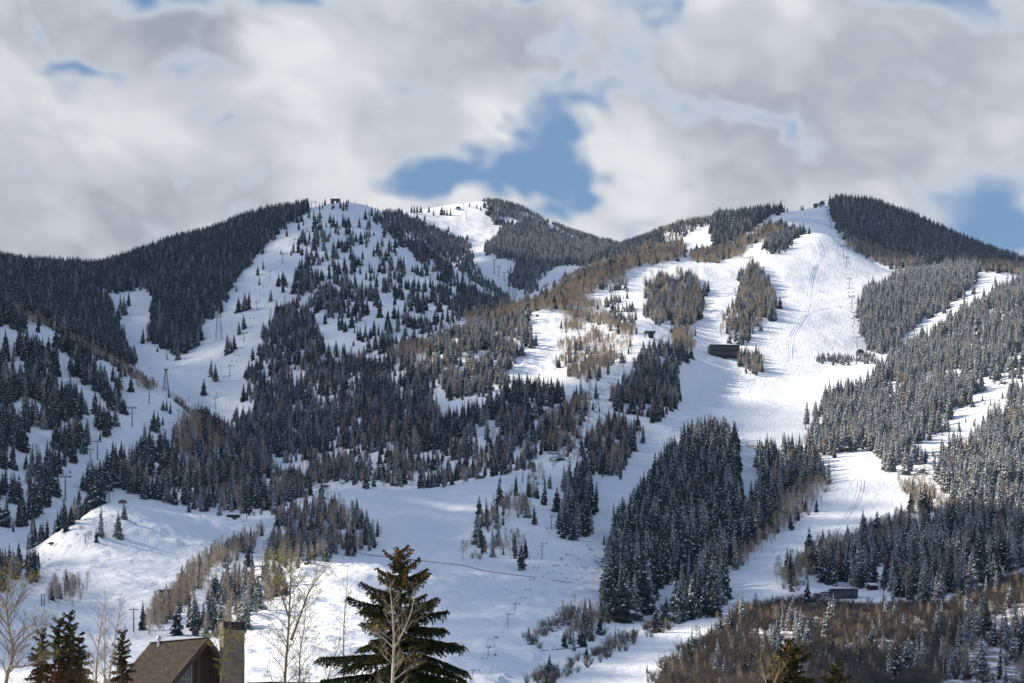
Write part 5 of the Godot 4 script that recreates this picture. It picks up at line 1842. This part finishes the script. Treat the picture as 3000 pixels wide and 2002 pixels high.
	while z4 < run - 0.5:
		var za2 := z4
		var zb2 := z4 + bw - 0.025
		z4 += bw
		bi += 1
		var ta := ya - 0.3 - absf(za2) * k
		var tb := ya - 0.3 - absf(zb2) * k
		var lo := 0.0
		if za2 > 0.75 and zb2 < 1.8:
			continue
		var st2 := new_st()
		var xf := -0.55 + 0.012 * (bi % 3)
		quad(st2, Vector3(xf, lo, za2), Vector3(xf, ta, za2), Vector3(xf, tb, zb2), Vector3(xf, lo, zb2))
		quad(st2, Vector3(xf, lo, za2), Vector3(xf - 0.06, lo, za2), Vector3(xf - 0.06, ta, za2), Vector3(xf, ta, za2))
		quad(st2, Vector3(xf, lo, zb2), Vector3(xf, tb, zb2), Vector3(xf - 0.06, tb, zb2), Vector3(xf - 0.06, lo, zb2))
		part("board", done(st2), M.siding if bi % 4 else M.trim, t)
	# tall window under the slope of the roof
	var wf := new_st()
	var wz0 := 0.80
	var wz1 := 1.75
	var wx := -0.52
	var top0 := ya - 0.62 - wz0 * k
	var top1 := ya - 0.62 - wz1 * k
	for q in [[wz0, wz0 + 0.09], [wz1 - 0.09, wz1], [0.5 * (wz0 + wz1) - 0.02, 0.5 * (wz0 + wz1) + 0.02]]:
		var ha: float = ya - 0.62 - q[0] * k
		var hb: float = ya - 0.62 - q[1] * k
		quad(wf, Vector3(wx + 0.06, 4.0, q[0]), Vector3(wx + 0.06, ha, q[0]), Vector3(wx + 0.06, hb, q[1]), Vector3(wx + 0.06, 4.0, q[1]))
		quad(wf, Vector3(wx + 0.06, 4.0, q[0]), Vector3(wx, 4.0, q[0]), Vector3(wx, ha, q[0]), Vector3(wx + 0.06, ha, q[0]))
		quad(wf, Vector3(wx + 0.06, 4.0, q[1]), Vector3(wx + 0.06, hb, q[1]), Vector3(wx, hb, q[1]), Vector3(wx, 4.0, q[1]))
	quad(wf, Vector3(wx + 0.07, top0, wz0), Vector3(wx + 0.07, top1, wz1), Vector3(wx + 0.07, top1 - 0.1, wz1), Vector3(wx + 0.07, top0 - 0.1, wz0))
	box(wf, Vector3(wx + 0.035, 8.35, 0.5 * (wz0 + wz1)), Vector3(0.075, 0.09, wz1 - wz0 - 0.01))
	var win := part("window", done(wf), M.window_frame, t)
	var pn := new_st()
	quad(pn, Vector3(wx + 0.01, 8.35, wz0), Vector3(wx + 0.01, top0, wz0), Vector3(wx + 0.01, top1, wz1), Vector3(wx + 0.01, 8.35, wz1))
	part("pane", done(pn), M.glass, win)
	pn = new_st()
	quad(pn, Vector3(wx + 0.01, 4.0, wz0), Vector3(wx + 0.01, 8.35, wz0), Vector3(wx + 0.01, 8.35, wz1), Vector3(wx + 0.01, 4.0, wz1))
	part("pane", done(pn), M.glass, win)
	# chimney of coursed blocks
	var cx0 := 0.02
	var cx1 := 0.56
	var cz0 := -2.22
	var cz1 := -0.764
	var ctop := 11.87
	var ch := new_st()
	box(ch, Vector3((cx0 + cx1) * 0.5, (ctop - 0.5) * 0.5, (cz0 + cz1) * 0.5), Vector3(cx1 - cx0 - 0.04, ctop - 0.5, cz1 - cz0 - 0.04))
	var chim := part("chimney", done(ch), M.mortar, t)
	var gg := RandomNumberGenerator.new()
	gg.seed = 99
	var rows := 24
	var rh := 0.2
	for j in rows:
		var y0 := ctop - 0.5 - (j + 1) * rh
		var cuts := [cz0]
		var zz := cz0 + (0.2 if j % 2 else 0.42) + gg.randf_range(-0.03, 0.03)
		while zz < cz1 - 0.15:
			cuts.append(zz)
			zz += gg.randf_range(0.34, 0.46)
		cuts.append(cz1)
		for i in cuts.size() - 1:
			var bs := new_st()
			var out2 := gg.randf_range(0.0, 0.018)
			box(bs, Vector3((cx0 + cx1) * 0.5, y0 + rh * 0.5, (cuts[i] + cuts[i + 1]) * 0.5), Vector3(cx1 - cx0 + out2, rh - 0.016, cuts[i + 1] - cuts[i] - 0.016), Basis.IDENTITY, 0.012)
			part("block", done(bs), [M.masonry_a, M.masonry_b, M.masonry_c][gg.randi() % 3], chim)
	# metal screen and cap on the chimney
	var cp := new_st()
	box(cp, Vector3((cx0 + cx1) * 0.5, ctop - 0.03, (cz0 + cz1) * 0.5), Vector3(cx1 - cx0 + 0.06, 0.06, cz1 - cz0 + 0.06), Basis.IDENTITY, 0.01)
	part("cap", done(cp), M.trim, chim)
	cp = new_st()
	for q in [[cx0 + 0.05, cz0 + 0.05], [cx1 - 0.05, cz0 + 0.05], [cx0 + 0.05, cz1 - 0.05], [cx1 - 0.05, cz1 - 0.05], [cx1 - 0.05, (cz0 + cz1) * 0.5]]:
		box(cp, Vector3(q[0], ctop - 0.28, q[1]), Vector3(0.1, 0.44, 0.1))
	box(cp, Vector3((cx0 + cx1) * 0.5, ctop - 0.28, (cz0 + cz1) * 0.5), Vector3(cx1 - cx0 - 0.16, 0.44, cz1 - cz0 - 0.16))
	part("spark_screen", done(cp), M.hood, chim)
	var lt := new_st()
	box(lt, Vector3(cx0 + 0.27, ctop - 0.28, cz1 - 0.02), Vector3(0.5, 0.42, 0.06))
	part("side_panel", done(lt), M.masonry_b, chim)
	# roof vent near the far end of the ridge
	var vt := new_st()
	tube(vt, [Vector3(-6.5, ya - 0.5, 0.2), Vector3(-6.5, ya + 0.22, 0.2)], [0.11, 0.11], 12)
	tube(vt, [Vector3(-6.5, ya + 0.2, 0.2), Vector3(-6.5, ya + 0.3, 0.2), Vector3(-6.5, ya + 0.42, 0.2)], [0.19, 0.19, 0.03], 12)
	part("roof_vent", done(vt), M.silver, t)
	var ax := new_st()
	box(ax, Vector3(0.2, 4.1, -5.2), Vector3(4.0, 8.2, 4.4), Basis.IDENTITY, 0.05)
	part("annex", done(ax), M.trim, t)
	tag(t, "brown shingled gable house with dark siding and block chimney, lower left", "house")

func build_foreground():
	build_house()
	var silver := Color(0.42, 0.39, 0.34)
	garden_spruce("garden_spruce", spot(918.5, 1258, 55), 0.72, 6.6, 108, 7, 420, "large olive spruce hung with brown cones, front centre", "")
	garden_spruce("garden_spruce", spot(1810, 1466, 60), 0.62, 3.2, 60, 8, 160, "spruce top with brown cones at the bottom right", "")
	garden_spruce("garden_spruce", spot(1919, 1521, 62), 0.6, 2.6, 40, 9, 0, "small plain spruce tip right of the coned spruce", "")
	garden_spruce("garden_spruce", spot(158, 1401, 66), 0.30, 4.4, 56, 10, 0, "tallest of the dark garden spruces at lower left", "")
	garden_spruce("garden_spruce", spot(135, 1414, 67), 0.30, 4.0, 50, 11, 0, "dark garden spruce just left of the tallest one", "")
	garden_spruce("garden_spruce", spot(94, 1441, 66), 0.31, 3.4, 44, 12, 0, "leftmost dark garden spruce at lower left", "")
	garden_spruce("garden_spruce", spot(180, 1452, 62), 0.32, 3.2, 42, 13, 0, "short dark garden spruce right of the tallest one", "")
	garden_spruce("garden_spruce", spot(280, 1443, 72), 0.27, 4.0, 50, 14, 0, "dark garden spruce beside the house roof", "")
	var green := Color(0.30, 0.30, 0.07)
	garden_tree("budding_tree", 60.0, [[0.10, 653, 1575, 662, 1440, 667, 1340, 671, 1255], [-0.06, 668, 1470, 690, 1405, 715, 1350, 752, 1298], [-0.05, 664, 1420, 640, 1350, 628, 1300], [0.06, 687, 1575, 690, 1500, 697, 1440, 700, 1380]], 1.5, 34, 21, Color(0.24, 0.20, 0.14), Color(0.20, 0.165, 0.11), green, 0.35, "slender tree with yellow-green buds left of the big spruce")
	garden_tree("bare_tree", 63.0, [[0.06, 788, 1575, 790, 1430, 794, 1370, 799, 1305], [0.05, 752, 1575, 765, 1520, 776, 1480, 782, 1440]], 0.9, 22, 22, Color(0.30, 0.26, 0.20), Color(0.22, 0.18, 0.13), green, 0.1, "thin bare tree just left of the big spruce")
	garden_tree("bare_aspen_tree", 46.0, [[0.085, 901, 1575, 902, 1500, 904, 1440, 899, 1385, 894, 1345], [-0.035, 903, 1490, 925, 1450, 945, 1400, 952, 1350], [-0.03, 900, 1485, 880, 1465, 855, 1450], [-0.025, 905, 1560, 925, 1545, 945, 1532]], 0.9, 24, 23, Color(0.48, 0.45, 0.39), Color(0.30, 0.26, 0.21), green, 0.03, "bare white-barked aspen in front of the big spruce")
	garden_tree("bare_tree", 50.0, [[0.095, 12, 1575, 26, 1505, 18, 1440, 14, 1390, 22, 1335, 26, 1300], [-0.05, 24, 1510, 50, 1470, 78, 1450, 95, 1430], [-0.04, 18, 1420, 40, 1380, 55, 1340], [-0.04, 15, 1400, -15, 1360, -25, 1320], [-0.045, 22, 1530, 60, 1530, 105, 1510]], 1.25, 34, 24, Color(0.36, 0.32, 0.25), Color(0.24, 0.20, 0.14), green, 0.12, "big bare tree at the left edge of the picture")
	garden_tree("bare_aspen_tree", 55.0, [[0.075, 219, 1575, 222, 1500, 230, 1430, 241, 1362], [0.06, 240, 1575, 243, 1470, 246, 1400], [0.065, 249, 1575, 260, 1480, 272, 1420, 282, 1372]], 1.0, 26, 25, Color(0.50, 0.46, 0.40), Color(0.28, 0.24, 0.19), green, 0.02, "group of pale bare aspen stems left of the house")
	garden_tree("budding_tree", 72.0, [[0.06, 506, 1575, 511, 1526, 519, 1470, 530, 1425], [-0.035, 512, 1520, 500, 1490, 490, 1465], [-0.03, 515, 1500, 538, 1485, 548, 1462]], 0.8, 16, 26, Color(0.24, 0.21, 0.13), Color(0.21, 0.18, 0.11), green, 0.4, "small budding tree in front of the chimney")
	garden_tree("bare_tree", 52.0, [[0.05, 1760, 1590, 1752, 1540, 1742, 1505], [0.05, 1775, 1590, 1785, 1545, 1790, 1520]], 0.8, 18, 27, Color(0.36, 0.29, 0.20), Color(0.30, 0.22, 0.14), green, 0.05, "pale bare twigs in front of the coned spruce top")
	var red := Color(0.20, 0.085, 0.05)
	var brown := Color(0.15, 0.11, 0.075)
	var k := 0
	for q in [[135, 1480, 58, 0, "russet shrub below the dark garden spruces"], [168, 1520, 57, 0, "low russet shrub at the foot of the short garden spruce"], [60, 1520, 60, 1, "brown bare shrub at the lower left corner"], [205, 1500, 60, 1, "brown bare shrub behind the pale aspen stems"], [95, 1545, 54, 1, "brown bare shrub under the russet one"], [770, 1520, 66, 1, "brown bare shrub left of the spruce foot"], [720, 1535, 68, 1, "brown bare shrub behind the budding tree"], [640, 1540, 70, 1, "brown bare shrub right of the chimney"]]:
		var tp := spot(q[0], q[1], q[2])
		var hh := tp.y - FLOOR
		garden_shrub(Vector3(tp.x, FLOOR, tp.z), hh, hh * 0.32, red if q[3] == 0 else brown, 300 + k, q[4])
		k += 1
